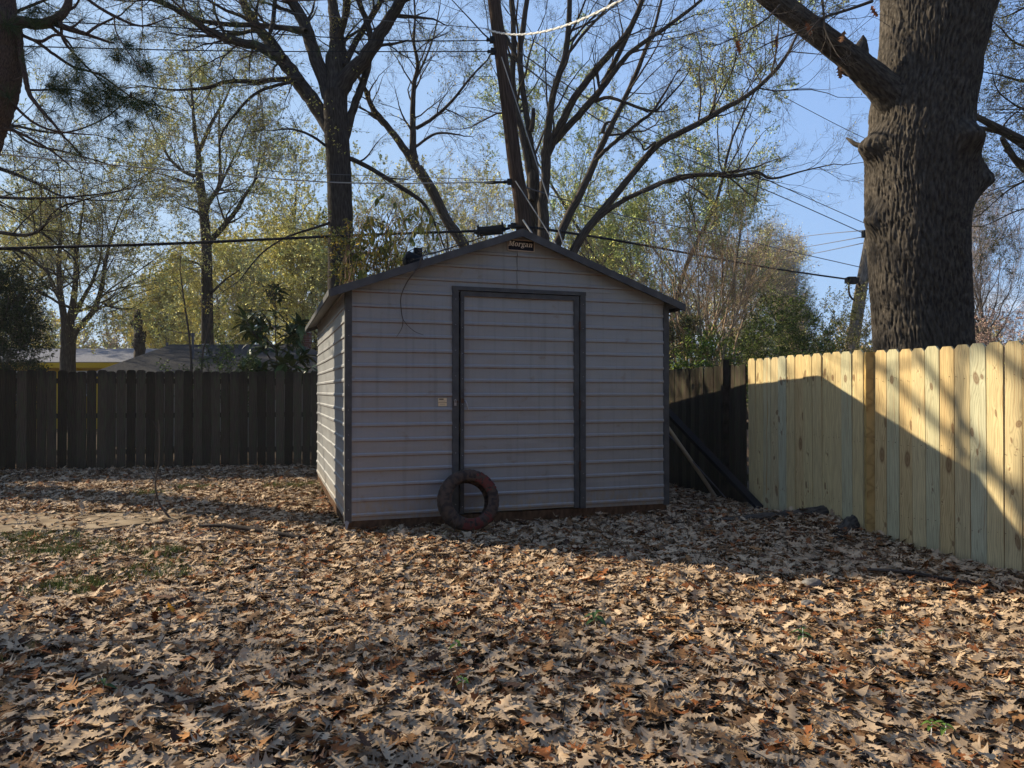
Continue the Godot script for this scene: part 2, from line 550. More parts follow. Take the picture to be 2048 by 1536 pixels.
	M.stone = mat(Color.WHITE, 0.9, ntex(128, 128, 0.04, 21, [[0.0, lin(0.08, 0.075, 0.07)], [1.0, lin(0.2, 0.185, 0.17)]], 4))
	M.white = mat(lin(0.6000, 0.6000, 0.5840), 0.6)
	M.siding = mat(Color.WHITE, 0.38, siding_tex(), 0.5)
	M.oak = mat(Color.WHITE, 0.95, ntex(512, 512, 0.03, 22, [[0.0, lin(0.020, 0.017, 0.014)], [0.45, lin(0.058, 0.049, 0.040)], [0.75, lin(0.088, 0.075, 0.061)], [1.0, lin(0.140, 0.121, 0.098)]], 5))
	M.oak.uv1_scale = Vector3(1.4, 0.5, 1)
	M.pine = []
	var bases := [Vector3(0.66, 0.53, 0.25), Vector3(0.60, 0.53, 0.29), Vector3(0.64, 0.48, 0.22), Vector3(0.56, 0.52, 0.30), Vector3(0.67, 0.55, 0.28), Vector3(0.61, 0.50, 0.26), Vector3(0.55, 0.53, 0.33), Vector3(0.65, 0.52, 0.25)]
	for k in 14:
		M.pine.append(mat(Color.WHITE, 0.75, pine_tex(k, bases[k % 8])))
	M.post = mat(Color(0.90, 0.83, 0.70), 0.75, M.pine[4].albedo_texture)
	M.old = []
	for k in 6:
		M.old.append(mat(Color.WHITE, 0.95, old_tex(k, [0.75, 1.05, 1.5, 0.9, 1.25, 0.62][k])))
	M.older = []
	for k in 4:
		M.older.append(mat(Color.WHITE, 0.95, old_tex(k + 10, [0.95, 0.7, 1.1, 0.85][k])))

func siding_tex() -> ImageTexture:
	var n1 := noise(1.0, 40, 4); var n2 := noise(1.0, 41, 3)
	return image(768, 1024, func(x, y):
		var hgt: float = (1.0 - y) * 3.2
		var c := Vector3(0.228, 0.228, 0.224)
		c *= 1.0 + n1.get_noise_2d(x * 9.0, y * 30.0) * 0.05 + n2.get_noise_2d(x * 160.0, y * 7.0) * 0.02
		c *= 1.0 - 0.16 * clampf(n2.get_noise_2d(x * 55.0 + 3.0, y * 1.5) * 1.6 - 0.25, 0.0, 1.0)
		c = c.lerp(Vector3(0.17, 0.12, 0.085), clampf(n1.get_noise_2d(x * 11.0 + 40.0, y * 13.0) * 2.6 - 1.25, 0.0, 0.5))
		# rust and grime that sits along the lower edge of each rib
		var f: float = fposmod(hgt - 0.172, RIB) / RIB
		var e: float = minf(f, 1.0 - f) * RIB
		var g: float = 0.55 + 0.45 * n1.get_noise_2d(x * 40.0, y * 60.0) + 0.7 * n2.get_noise_2d(x * 6.0, floorf((hgt - 0.172) / RIB + 0.5) * 3.1)
		var w: float = clampf(1.25 - e / 0.0065, 0.0, 1.0) * clampf(g, 0.5, 1.0)
		c = c.lerp(Vector3(0.16, 0.085, 0.05), w)
		# runs of dirt above the ground
		var low: float = clampf((0.36 + 0.10 * n2.get_noise_2d(x * 30.0, 2.0) - hgt) / 0.12, 0.0, 1.0) * clampf(0.35 + n1.get_noise_2d(x * 60.0, y * 25.0), 0.0, 1.0)
		c = c.lerp(Vector3(0.25, 0.19, 0.12), low * 0.75)
		var sp := n2.get_noise_2d(x * 210.0, y * 260.0)
		if sp > 0.80: c = c.lerp(Vector3(0.18, 0.15, 0.13), 0.5)
		return Color(c.x, c.y, c.z).linear_to_srgb())

const RIB := 0.1516

func pine_tex(k: int, base: Vector3) -> ImageTexture:
	R.seed = 900 + k
	var n1 := noise(1.0, 50 + k, 3); var n2 := noise(1.0, 70 + k, 2)
	var knots := []
	for j in 1 + R.randi() % 6:
		knots.append([rr(0.08, 0.92), rr(0.05, 0.95), [0.006, 0.009, 0.014, 0.024][R.randi() % 4] * rr(0.8, 1.2), rr(1.0, 3.0), rr(-1.0, 1.0)])
	var heart := k in [2, 9]
	var hx := rr(0.4, 0.7); var hw := 0.30 if k == 2 else 0.07
	var off := rr(0, 9)
	return image(64, 640, func(x, y):
		var wx: float = x + n1.get_noise_2d(off, y * 2.6) * 0.16 + n1.get_noise_2d(x * 1.5 + 5.0, y * 7.0) * 0.05
		var dark := 0.0
		for kn in knots:
			var dx: float = (x - kn[0]) * 0.142 + (y - kn[1]) * 0.5 * kn[4]; var dy: float = (y - kn[1]) * 1.83 / kn[3]
			var d: float = sqrt(dx * dx + dy * dy) / kn[2]
			wx += signf(dx) * 0.16 * exp(-d * d / 7.0)
			if d < 1.35:
				dark = maxf(dark, clampf(1.35 - d, 0.0, 0.5) * 1.5 * (0.88 + 0.12 * sin(d * 9.0)))
		var g: float = 0.5 + 0.5 * sin(wx * TAU * 7.0 + n2.get_noise_2d(x * 3.0, y * 3.0) * 3.0)
		var c: Vector3 = base * (1.0 - 0.27 * pow(g, 3.0) + n2.get_noise_2d(x * 45.0, y * 9.0) * 0.05)
		c = c * (1.0 + n1.get_noise_2d(x * 2.0, y * 4.0) * 0.16)
		c = c.lerp(Vector3(0.20, 0.15, 0.09), clampf((y - 0.93) / 0.07 + n2.get_noise_2d(x * 6.0, y * 12.0) * 0.4, 0.0, 1.0) * 0.5)
		c = c.lerp(Vector3(0.36, 0.20, 0.08), clampf(n2.get_noise_2d(wx * 9.0 + 30.0, y * 1.3) * 2.2 - 0.9, 0.0, 0.6))
		if heart:
			var hd: float = absf(wx - hx)
			c = c.lerp(Vector3(0.46, 0.25, 0.085), clampf((hw - hd) / 0.04, 0.0, 1.0) * 0.75)
		c = c.lerp(Vector3(0.16, 0.075, 0.035), dark)
		return Color(c.x * 0.78, c.y * 0.76, c.z * 0.80).linear_to_srgb())

func old_tex(k: int, bright: float) -> ImageTexture:
	var n1 := noise(1.0, 150 + k, 3); var n2 := noise(1.0, 170 + k, 3)
	var off := k * 3.7
	return image(64, 512, func(x, y):
		var wx: float = x + n1.get_noise_2d(off, y * 2.0) * 0.2
		var g: float = 0.5 + 0.5 * sin(wx * TAU * 6.0 + n2.get_noise_2d(x * 2.0, y * 2.0) * 4.0)
		var c: Vector3 = Vector3(0.064, 0.050, 0.036) * bright * (0.70 + 0.34 * g + n2.get_noise_2d(x * 30.0, y * 5.0 + off) * 0.6)
		var stain: float = clampf((0.10 + 0.12 * n1.get_noise_2d(x * 7.0, off) - y) / 0.06, 0.0, 1.0)
		c = c.lerp(Vector3(0.03, 0.026, 0.02) * bright, stain * 0.8)
		c = c.lerp(Vector3(0.05, 0.055, 0.03) * bright, clampf(n1.get_noise_2d(x * 2.0, y * 5.0 + 20.0) * 1.6, 0.0, 0.6))
		c = c.lerp(Vector3(0.035, 0.028, 0.02) * bright, clampf((y - 0.86) / 0.14, 0.0, 1.0) * 0.7)
		return Color(c.x, c.y, c.z).linear_to_srgb())

# ------------------------------------------------------------------ ground
func build_ground() -> void:
	var xs := PackedFloat32Array(); var zs := PackedFloat32Array()
	for x in [-420.0, -200.0, -100.0, -60.0, -40.0, -30.0, -24.0, -19.0, -16.0]: xs.append(x)
	var x := -14.0
	while x <= 9.0:
		xs.append(x); x += 0.16
	for q in [11.0, 14.0, 19.0, 26.0, 40.0, 70.0, 140.0, 260.0, 420.0]: xs.append(q)
	for z in [-420.0, -220.0, -120.0, -70.0, -45.0, -32.0, -25.0, -20.0, -17.5]: zs.append(z)
	var z := -16.0
	while z <= 2.0:
		zs.append(z); z += 0.16
	for q in [4.0, 8.0, 16.0, 40.0, 120.0, 420.0]: zs.append(q)
	var g := Geo.new()
	for j in zs.size():
		for i in xs.size():
			var a := xs[i]; var b := zs[j]
			var e := 0.08
			var nn := Vector3(ground_h(a - e, b) - ground_h(a + e, b), 2 * e, ground_h(a, b - e) - ground_h(a, b + e)).normalized()
			g.put(Vector3(a, ground_h(a, b), b), nn, Vector2(a, b))
	var w := xs.size()
	for j in zs.size() - 1:
		for i in w - 1:
			var q := j * w + i
			g.idx.append_array(PackedInt32Array([q, q + 1, q + w, q + 1, q + w + 1, q + w]))
	M.ground = part("ground", g.mesh(M.soil), self)
	tag(M.ground, "bare brown soil of the back yard under the fallen leaves", "", "", "structure")
	# the worn concrete pad at the left
	var o := PackedVector2Array()
	var edge := [[-60, 1068], [80, 1062], [190, 1058], [300, 1046], [352, 1040], [392, 1028], [372, 1016], [330, 1006], [250, 1000], [130, 1003], [60, 1012], [-60, 1018]]
	for e in edge:
		var d = 1.40 / ((e[1] - 782.2) / FOCAL)
		var p := at(e[0], e[1], d)
		o.append(Vector2(p.x, -p.z))
	var pg := Geo.new()
	pg.prism(o, -0.08, 0.045, 0.4, 0.4)
	var slab := part("concrete_pad", pg.mesh(M.slab), self)
	slab.rotation.x = -PI / 2
	M.slab_outline = o
	tag(slab, "worn tan concrete pad sunk in the leaves at the left", "concrete pad", "", "structure")

# ------------------------------------------------------------------ shed
const SHED_AT := Vector3(-1.663, 0, -7.289)
const SHED_TURN := 0.3262
const SW := 3.666
const SD := 4.4
const EAVE_Y := 2.430
const PEAK_Y := 3.165
const OHS := 0.175
const OHF := 0.11

func roof_y(x: float) -> float:
	return PEAK_Y - (PEAK_Y - EAVE_Y) / (SW / 2 + OHS) * absf(x - SW / 2)

# ribbed metal sheet in the plane z = 0 that faces +z; lo/hi give the left and right ends at a height
func ribbed(y0: float, y1: float, left: Callable, right: Callable, seed_off: float, u0 := 0.0) -> ArrayMesh:
	var g := Geo.new()
	var ys := []
	var k := floori((y0 - 0.172) / RIB) - 1
	while 0.172 + k * RIB < y1 + 0.2:
		var b := 0.172 + k * RIB
		for q in [[0.0, 0.0], [0.003, 0.013], [0.024, 0.0125], [0.036, 0.0015], [0.09, 0.0006]]:
			ys.append([b + q[0], q[1]])
		k += 1
	var rows := []
	for i in ys.size() - 1:
		var a: Array = ys[i]; var b: Array = ys[i + 1]
		if b[0] <= y0 or a[0] >= y1: continue
		var ya := maxf(a[0], y0); var yb := minf(b[0], y1)
		var za := lerpf(a[1], b[1], (ya - a[0]) / (b[0] - a[0])); var zb := lerpf(a[1], b[1], (yb - a[0]) / (b[0] - a[0]))
		rows.append([ya, za, yb, zb])
	for r in rows:
		var la: float = left.call(r[0]); var ra: float = right.call(r[0]); var lb: float = left.call(r[2]); var rb: float = right.call(r[2])
		if ra - la < 0.002 and rb - lb < 0.002: continue
		var n := 14
		for i in n:
			var f0 := float(i) / n; var f1 := float(i + 1) / n
			var p := [Vector3(lerpf(la, ra, f0), r[0], r[1]), Vector3(lerpf(lb, rb, f0), r[2], r[3]), Vector3(lerpf(lb, rb, f1), r[2], r[3]), Vector3(lerpf(la, ra, f1), r[0], r[1])]
			var t := []
			for c in 4:
				var q: Vector3 = p[c]
				q.z += dent.get_noise_3d(q.x * 1.7, q.y * 2.6, seed_off) * 0.009
				p[c] = q
				t.append(Vector2((q.x + u0) / 4.0, 1.0 - q.y / 3.2))
			g.quad(p[0], p[1], p[2], p[3], t[0], t[1], t[2], t[3])
	var st := SurfaceTool.new()
	st.create_from_arrays(g.arrays())
	return g.mesh(M.siding)

var dent := FastNoiseLite.new()

func build_shed() -> void:
	dent = noise(1.0, 91, 2)
	var s := thing("storage_shed", "pale metal storage shed with dark grey trim in the middle of the yard", "shed", SHED_AT, SHED_TURN)
	var y0 := 0.132
	# front: panels left and right of the door and the gable above
	part("siding_panel", ribbed(y0, 2.549, func(_y): return 0.05, func(_y): return 1.09, 0.0), s)
	part("siding_panel", ribbed(y0, 2.549, func(_y): return 2.617, func(_y): return SW - 0.05, 5.0), s)
	var k := (PEAK_Y - EAVE_Y) / (SW / 2 + OHS)
	var gl := func(y: float) -> float: return maxf(0.05, SW / 2 - (PEAK_Y - 0.03 - y) / k)
	var gr := func(y: float) -> float: return minf(SW - 0.05, SW / 2 + (PEAK_Y - 0.03 - y) / k)
	var c := SW / 2 - 0.02
	part("gable_panel", ribbed(2.549, PEAK_Y - 0.03, gl, func(y): return maxf(c, gl.call(y)), 9.0), s)
	var gp := part("gable_panel", ribbed(2.549, PEAK_Y - 0.03, func(y): return minf(c + 0.001, gr.call(y)), gr, 13.0), s)
	gp.position.z = 0.0025
	# side and back walls
	var wt := roof_y(0.0) - 0.02
	var lw := part("side_wall", ribbed(y0, wt, func(_y): return 0.0, func(_y): return SD, 21.0), s, Vector3(0, 0, -SD))
	lw.rotation.y = -PI / 2
	var rw := part("side_wall", ribbed(y0, wt, func(_y): return 0.0, func(_y): return SD, 31.0), s, Vector3(SW, 0, 0))
	rw.rotation.y = PI / 2
	var bw := part("back_wall", ribbed(y0, PEAK_Y - 0.03, func(y): return maxf(0.0, SW / 2 - (PEAK_Y - 0.03 - y) / k), func(y): return minf(SW, SW / 2 + (PEAK_Y - 0.03 - y) / k), 41.0), s, Vector3(SW, 0, -SD))
	bw.rotation.y = PI
	# floor and the timber under it
	boxpart("floor", Vector3(0.02, 0.10, -SD + 0.02), Vector3(SW - 0.02, 0.128, -0.02), M.rim_wood, s)
	boxpart("rim_board", Vector3(0.012, 0.03, -0.05), Vector3(SW - 0.012, 0.1315, -0.008), M.rim_wood, s, 1.5)
	boxpart("rim_board", Vector3(0.006, 0.03, -SD), Vector3(0.046, 0.1310, -0.052), M.rim_wood, s, 1.5)
	boxpart("rim_board", Vector3(SW - 0.046, 0.03, -SD), Vector3(SW - 0.006, 0.1310, -0.052), M.rim_wood, s, 1.5)
	for q in [0.25, 1.78, 3.1]:
		boxpart("skid", Vector3(q, -0.06, -SD + 0.1), Vector3(q + 0.1, 0.099, -0.25), M.rim_wood, s)
	# corner trims
	for q in [[-0.017, 0.05], [SW - 0.05, SW + 0.017]]:
		var g := Geo.new()
		g.box(Vector3(q[0], 0.118, -0.001), Vector3(q[1], wt + 0.03, 0.0165), 1.0)
		if q[0] < 0: g.box(Vector3(-0.019, 0.118, -0.055), Vector3(-0.0135, wt, 0.0155))
		else: g.box(Vector3(SW + 0.0135, 0.118, -0.055), Vector3(SW + 0.019, wt, 0.0155))
		part("corner_trim", g.mesh(M.trim), s)
	var fl := Geo.new()
	fl.tri(Vector3(-0.02, 0.15, 0.012), Vector3(0.028, 0.13, 0.024), Vector3(-0.006, 0.035, 0.04))
	fl.tri(Vector3(-0.02, 0.15, 0.010), Vector3(-0.006, 0.035, 0.038), Vector3(0.028, 0.13, 0.022))
	part("bent_flashing", fl.mesh(M.roof_metal), s)
	# door frame
	boxpart("door_frame", Vector3(1.088, 0.135, -0.02), Vector3(1.156, 2.5445, 0.024), M.trim, s)
	boxpart("door_frame", Vector3(2.553, 0.135, -0.02), Vector3(2.619, 2.5445, 0.024), M.trim, s)
	boxpart("door_frame", Vector3(1.085, 2.506, -0.021), Vector3(2.622, 2.548, 0.028), M.trim, s)
	boxpart("dark_interior", Vector3(1.10, 0.135, -0.14), Vector3(2.61, 2.50, -0.06), M.dark, s)
	# door
	var d := Node3D.new(); d.name = "door"; s.add_child(d, true)
	part("door_sheet", ribbed(0.15, 2.45, func(_y): return 1.214, func(_y): return 2.484, 55.0), d, Vector3(0, 0, -0.006))
	boxpart("door_trim", Vector3(1.177, 0.142, -0.02), Vector3(1.216, 2.499, 0.017), M.trim, d)
	boxpart("door_trim", Vector3(2.483, 0.142, -0.02), Vector3(2.541, 2.499, 0.017), M.trim, d)
	boxpart("door_trim", Vector3(1.2165, 2.449, -0.019), Vector3(2.4825, 2.4985, 0.016), M.trim, d)
	var pull := Geo.new()
	var pc := curve([[Vector3(1.222, 1.335, 0.018), 0.008], [Vector3(1.228, 1.33, 0.036), 0.008], [Vector3(1.240, 1.29, 0.044), 0.0095], [Vector3(1.252, 1.245, 0.04), 0.008]], 5)
	pull.tube(pc[0], pc[1], 8, true)
	part("handle", pull.mesh(M.steel), d)
	boxpart("handle_plate", Vector3(1.180, 1.316, 0.0175), Vector3(1.213, 1.362, 0.022), M.rust, d)
	# latch, padlock, hinges
	boxpart("hasp", Vector3(1.100, 1.318, 0.0245), Vector3(1.150, 1.338, 0.029), M.rust, s)
	var lock := Geo.new()
	lock.box(Vector3(1.104, 1.287, 0.030), Vector3(1.126, 1.318, 0.046))
	var sh := curve([[Vector3(1.108, 1.316, 0.038), 0.0035], [Vector3(1.108, 1.345, 0.038), 0.0035], [Vector3(1.115, 1.353, 0.038), 0.0035], [Vector3(1.122, 1.345, 0.038), 0.0035], [Vector3(1.122, 1.316, 0.038), 0.0035]], 4)
	lock.tube(sh[0], sh[1], 6)
	part("padlock", lock.mesh(M.steel), s)
	for y in [2.17, 1.29, 0.61]:
		var hg := Geo.new()
		hg.box(Vector3(2.536, y - 0.045, 0.0175), Vector3(2.560, y + 0.045, 0.0265))
		hg.tube(PackedVector3Array([Vector3(2.547, y - 0.05, 0.028), Vector3(2.547, y + 0.05, 0.028)]), PackedFloat32Array([0.006, 0.006]), 8, true)
		part("hinge", hg.mesh(M.rust), s)
	# screws along the trims
	var xf := []
	for i in 9:
		xf.append(Transform3D(Basis(), Vector3(1.122, 0.25 + i * 0.27, 0.0245)))
		xf.append(Transform3D(Basis(), Vector3(2.588, 0.25 + i * 0.27, 0.0245)))
		xf.append(Transform3D(Basis(), Vector3(1.198, 0.22 + i * 0.27, 0.0175)))
		xf.append(Transform3D(Basis(), Vector3(0.018, 0.25 + i * 0.25, 0.017)))
	var sm := SphereMesh.new(); sm.radius = 0.0055; sm.height = 0.006; sm.radial_segments = 8; sm.rings = 4; sm.material = M.steel
	scatter("screws", sm, xf, [], s)
	# roof
	for side in 2:
		var g := Geo.new()
		var xe := -OHS if side == 0 else SW + OHS
		var xm := SW / 2
		var n := 26
		for i in n:
			var z0 := OHF - (SD + 2 * OHF) * i / n; var z1 := OHF - (SD + 2 * OHF) * (i + 1) / n
			var zm := lerpf(z0, z1, 0.18)
			for q in [[z0, zm, 0.012], [zm, z1, 0.0]]:
				var e0 := Vector3(xe, EAVE_Y + q[2], q[0]); var e1 := Vector3(xe, EAVE_Y + q[2], q[1])
				var m0 := Vector3(xm, PEAK_Y + q[2], q[0]); var m1 := Vector3(xm, PEAK_Y + q[2], q[1])
				var dn := Vector3(0, -0.006 - q[2], 0)
				if side == 0:
					g.quad(e0, e1, m1, m0); g.quad(e1 + dn, e0 + dn, m0 + dn, m1 + dn); g.quad(e1, e0, e0 + dn, e1 + dn); g.quad(e0, m0, m0 + dn, e0 + dn)
				else:
					g.quad(e1, e0, m0, m1); g.quad(e0 + dn, e1 + dn, m1 + dn, m0 + dn); g.quad(e0, e1, e1 + dn, e0 + dn); g.quad(m0, e0, e0 + dn, m0 + dn)
		part("roof_sheet", g.mesh(M.roof_metal), s)
		# gable fascia, front and back, and the drip edge along the eave
		for zz in [[OHF - 0.004, OHF + 0.016], [-SD - OHF - 0.016, -SD - OHF + 0.004]]:
			var f := Geo.new()
			var a := Vector2(xe, EAVE_Y + 0.018); var b := Vector2(xm, PEAK_Y + 0.018)
			var dn := Vector2(0, -0.082)
			f.prism(PackedVector2Array([a + dn, b + dn, b, a]) if side == 0 else PackedVector2Array([b + dn, a + dn, a, b]), zz[0], zz[1])
			part("gable_fascia", f.mesh(M.fascia), s)
		var ex := [xe - 0.012, xe + 0.004] if side == 0 else [xe - 0.004, xe + 0.012]
		boxpart("eave_edge", Vector3(ex[0], EAVE_Y - 0.045, -SD - OHF), Vector3(ex[1], EAVE_Y + 0.015, OHF - 0.005), M.fascia, s)
	# name board under the peak
	var b := Node3D.new(); b.name = "name_board"; s.add_child(b, true)
	b.position = Vector3(1.853, 3.022, 0.02)
	b.rotation.z = -0.012
	boxpart("board", Vector3(-0.155, -0.062, -0.006), Vector3(0.155, 0.062, 0.0), mat(lin(0.01, 0.011, 0.02), 0.5), b)
	var fr := Geo.new()
	for q in [[-0.155, 0.053, 0.155, 0.062], [-0.155, -0.062, 0.155, -0.053], [-0.155, -0.053, -0.147, 0.053], [0.147, -0.053, 0.155, 0.053]]:
		fr.box(Vector3(q[0], q[1], 0.0005), Vector3(q[2], q[3], 0.003))
	part("frame", fr.mesh(mat(lin(0.5, 0.42, 0.34), 0.6)), b)
	part("lettering", slanted("Morgan", 0.275, 0.245, true), b, Vector3(-0.006, 0.006, 0.0012), mat(lin(0.75, 0.70, 0.64), 0.6))
	# small printed plate beside the latch
	var plate := image(64, 64, func(x, y):
		var col := Vector3(0.62, 0.48, 0.30)
		if (y > 0.06 and y < 0.2 and x > 0.08 and x < 0.62): col = Vector3(0.05, 0.04, 0.03)
		elif (y > 0.27 and y < 0.42 and fposmod(y * 16.0, 1.0) < 0.4 and x > 0.1 and x < 0.85): col = Vector3(0.34, 0.26, 0.17)
		elif y > 0.54 and y < 0.58: col = Vector3(0.05, 0.04, 0.03)
		elif (y > 0.66 and y < 0.9 and fposmod(y * 14.0, 1.0) < 0.4 and x > 0.2 and x < 0.8): col = Vector3(0.34, 0.26, 0.17)
		return Color(col.x, col.y, col.z).linear_to_srgb())
	var pg := Geo.new()
	pg.quad(Vector3(0.940, 1.283, 0.0035), Vector3(0.940, 1.366, 0.0035), Vector3(1.030, 1.366, 0.0035), Vector3(1.030, 1.283, 0.0035), Vector2(0, 1), Vector2(0, 0), Vector2(1, 0), Vector2(1, 1))
	pg.box(Vector3(0.9402, 1.2832, 0.000), Vector3(1.0298, 1.3658, 0.0028))
	var pl := part("maker_plate", pg.mesh(mat(Color.WHITE, 0.6, plate)), s)
	pl.position.z = 0.004

func slanted(text: String, width: float, slant: float, bold: bool) -> ArrayMesh:
	var f := SystemFont.new()
	f.font_names = PackedStringArray(["Droid Serif", "Droid Sans"])
	f.font_weight = 700 if bold else 400
	f.font_italic = true
	var tm := TextMesh.new()
	tm.text = text
	tm.font = f
	tm.font_size = 48
	tm.pixel_size = 0.01
	tm.depth = 0.02
	var a := tm.get_mesh_arrays()
	var v: PackedVector3Array = a[Mesh.ARRAY_VERTEX]
	var lo := Vector3.INF; var hi := -Vector3.INF
	for p in v:
		lo = lo.min(p); hi = hi.max(p)
	var k := width / (hi.x - lo.x)
	for i in v.size():
		var p := v[i]
		p -= (lo + hi) / 2
		p.x += p.y * slant
		v[i] = Vector3(p.x * k, p.y * k * 1.05, p.z * k * 0.12 + 0.0012)
	a[Mesh.ARRAY_VERTEX] = v
	var am := ArrayMesh.new()
	am.add_surface_from_arrays(Mesh.PRIMITIVE_TRIANGLES, a)
	return am

# ------------------------------------------------------------------ fences
# dog-eared board, w wide and h tall
func picket_mesh(w: float, h: float, m: Material, ear: float, round_top := false) -> ArrayMesh:
	var g := Geo.new()
	var o := PackedVector2Array([Vector2(-w / 2, 0), Vector2(w / 2, 0), Vector2(w / 2, h - ear)])
	if round_top:
		for k in 5:
			var a := PI / 2 * (k + 0.5) / 5.0
			o.append(Vector2(w / 2 - ear + cos(a) * ear, h - ear + sin(a) * ear))
		for k in 5:
			var a := PI / 2 + PI / 2 * (k + 0.5) / 5.0
			o.append(Vector2(-w / 2 + ear + cos(a) * ear, h - ear + sin(a) * ear))
	else:
		o.append_array(PackedVector2Array([Vector2(w / 2 - ear * 0.9, h), Vector2(-w / 2 + ear * 0.9, h)]))
	o.append(Vector2(-w / 2, h - ear))
	g.prism(o, -0.009, 0.009, 1.0 / w, 1.0 / h, w / 2, 0)
	return g.mesh(m)

func board_row(parent: Node3D, a: Vector2, b: Vector2, pitch: float, w: float, h: float, mats: Array, ear: float, round_top: bool, wob: float, top: float) -> void:
	var meshes := []
	for m in mats: meshes.append(picket_mesh(w, h, m, ear, round_top))
	var d := (b - a).normalized()
	var n := int(round(a.distance_to(b) / pitch))
	pitch = a.distance_to(b) / n
	var turn := atan2(-d.y, d.x)
	var last := -1
	for k in n:
		var q := a + d * (k + 0.5) * pitch
		var w_i := R.randi() % meshes.size()
		if w_i == last: w_i = (w_i + 1) % meshes.size()
		last = w_i
		var p := part("picket", meshes[w_i], parent, Vector3(q.x, 0, q.y) - parent.position)
		var y0 := ground_h(q.x, q.y) - 0.03
		p.position.y = y0
		p.scale = Vector3(rr(0.985, 1.0), (top + rr(-1, 1) * wob - y0) / h, 1)
		p.rotation = Vector3(rr(-0.006, 0.006), turn, rr(-1, 1) * wob * 0.28)
		p.position += Vector3(-d.y, 0, d.x) * rr(-0.004, 0.004) + Vector3(d.x, 0, d.y) * rr(-0.2, 0.2) * wob

func rails(parent: Node3D, a: Vector2, b: Vector2, side: float, ys: Array, m: Material) -> void:
	var d := (b - a).normalized()
	var c := (a + b) / 2 + Vector2(-d.y, d.x) * side
	var L := a.distance_to(b)
	for y in ys:
		var g := Geo.new()
		g.box(Vector3(-L / 2, -0.045, -0.019), Vector3(L / 2, 0.045, 0.019), 1.0)
		var p := part("rail", g.mesh(m), parent, Vector3(c.x, y, c.y) - parent.position)
		p.rotation.y = atan2(-d.y, d.x)

func build_left_fence() -> void:
	var a := Vector2(-13.2, -11.72); var b := Vector2(1.86, -14.83)
	var f := thing("weathered_fence", "dark weathered wooden privacy fence along the back, left of the shed", "fence", Vector3(a.x, 0, a.y))
	var d := (b - a).normalized()
	board_row(f, a, b, 0.1605, 0.1522, 1.84, M.old, 0.042, true, 0.022, 1.80)
	rails(f, a, b, -0.032, [0.35, 1.0, 1.62], M.old[0])
	var back := Vector2(d.y, -d.x)
	for k in 7:
		var q := a + d * (1.0 + k * 2.4) + back * 0.10
		boxpart("post", Vector3(q.x - 0.045, -0.1, q.y - 0.045) - f.position, Vector3(q.x + 0.045, 1.74, q.y + 0.045) - f.position, M.old[1], f)

func build_right_fences() -> void:
	# the old stretch in the corner
	var c := Vector2(1.89, -14.84); var e := Vector2(2.955, -9.14)
	var o := thing("old_corner_fence", "older grey brown fence boards in the corner behind the shed", "fence", Vector3(e.x, 0, e.y))
	board_row(o, c, e, 0.147, 0.141, 1.84, M.older, 0.036, true, 0.012, 1.78)
	rails(o, c, e, -0.032, [0.35, 1.0, 1.6], M.older[0])
	var op := boxpart("post", Vector3(-0.045, -0.1, -0.045), Vector3(0.045, 1.86, 0.045), M.older[1], o)
	op.position += Vector3(2.83, 0, -9.62) - o.position
	# the new pine stretch: two runs with a post between
	var f := thing("new_fence", "new yellow pine privacy fence with dog-eared boards at the right", "fence", Vector3(3.5, 0, -7.0))
	var p1 := Vector2(2.975, -9.10); var p2 := Vector2(3.475, -7.16)
	var p3 := Vector2(3.512, -7.02); var p4 := Vector2(4.83, -2.6)
	board_row(f, p1, p2, 0.1535, 0.1495, 1.86, M.pine, 0.034, false, 0.006, 1.845)
	board_row(f, p3, p4, 0.1465, 0.1430, 1.86, M.pine, 0.034, false, 0.006, 1.83)
	rails(f, p1, p2, -0.032, [0.3, 0.95, 1.55], M.pine[5])
	rails(f, p3, p4, -0.032, [0.3, 0.95, 1.55], M.pine[5])
	var post := Geo.new()
	post.box(Vector3(-0.044, 0, -0.044), Vector3(0.044, 1.86, 0.044), 1.2)
	var pp := part("post", post.mesh(M.post), f, Vector3(3.492, -0.04, -7.075) - f.position)
	pp.rotation.y = 1.32
	for q in [Vector2(4.25, -4.85)]:
		boxpart("post", Vector3(q.x + 0.03, -0.1, q.y - 0.045) - f.position, Vector3(q.x + 0.12, 1.74, q.y + 0.045) - f.position, M.pine[0], f)
	# nail heads
	var nm := SphereMesh.new(); nm.radius = 0.0045; nm.height = 0.005; nm.radial_segments = 6; nm.rings = 3; nm.material = M.rust
	var xf := []
	for run in [[p1, p2, 0.1535], [p3, p4, 0.1465]]:
		var a: Vector2 = run[0]; var d: Vector2 = (run[1] - a).normalized()
		var side := Vector2(-d.y, d.x) * 0.0105
		for k in int(a.distance_to(run[1]) / run[2]):
			for y in [0.3, 0.95, 1.55]:
				for s in [-0.04, 0.04]:
					var q: Vector2 = a + d * ((k + 0.5) * run[2] + s) + side
					xf.append(Transform3D(Basis(), Vector3(q.x, y + rr(-0.02, 0.02), q.y) - f.position))
	scatter("nail_heads", nm, xf, [], f)

# ------------------------------------------------------------------ the big oak at the right
func table(t: Array, v: float) -> Vector2:
	for i in t.size() - 1:
		if v <= t[i + 1][0]:
			var f: float = clampf((v - t[i][0]) / (t[i + 1][0] - t[i][0]), 0.0, 1.0)
			f = f * f * (3.0 - 2.0 * f)
			return Vector2(lerpf(t[i][1], t[i + 1][1], f), lerpf(t[i][2], t[i + 1][2], f))
	return Vector2(t[-1][1], t[-1][2])

var bn1 := FastNoiseLite.new()
var bn2 := FastNoiseLite.new()
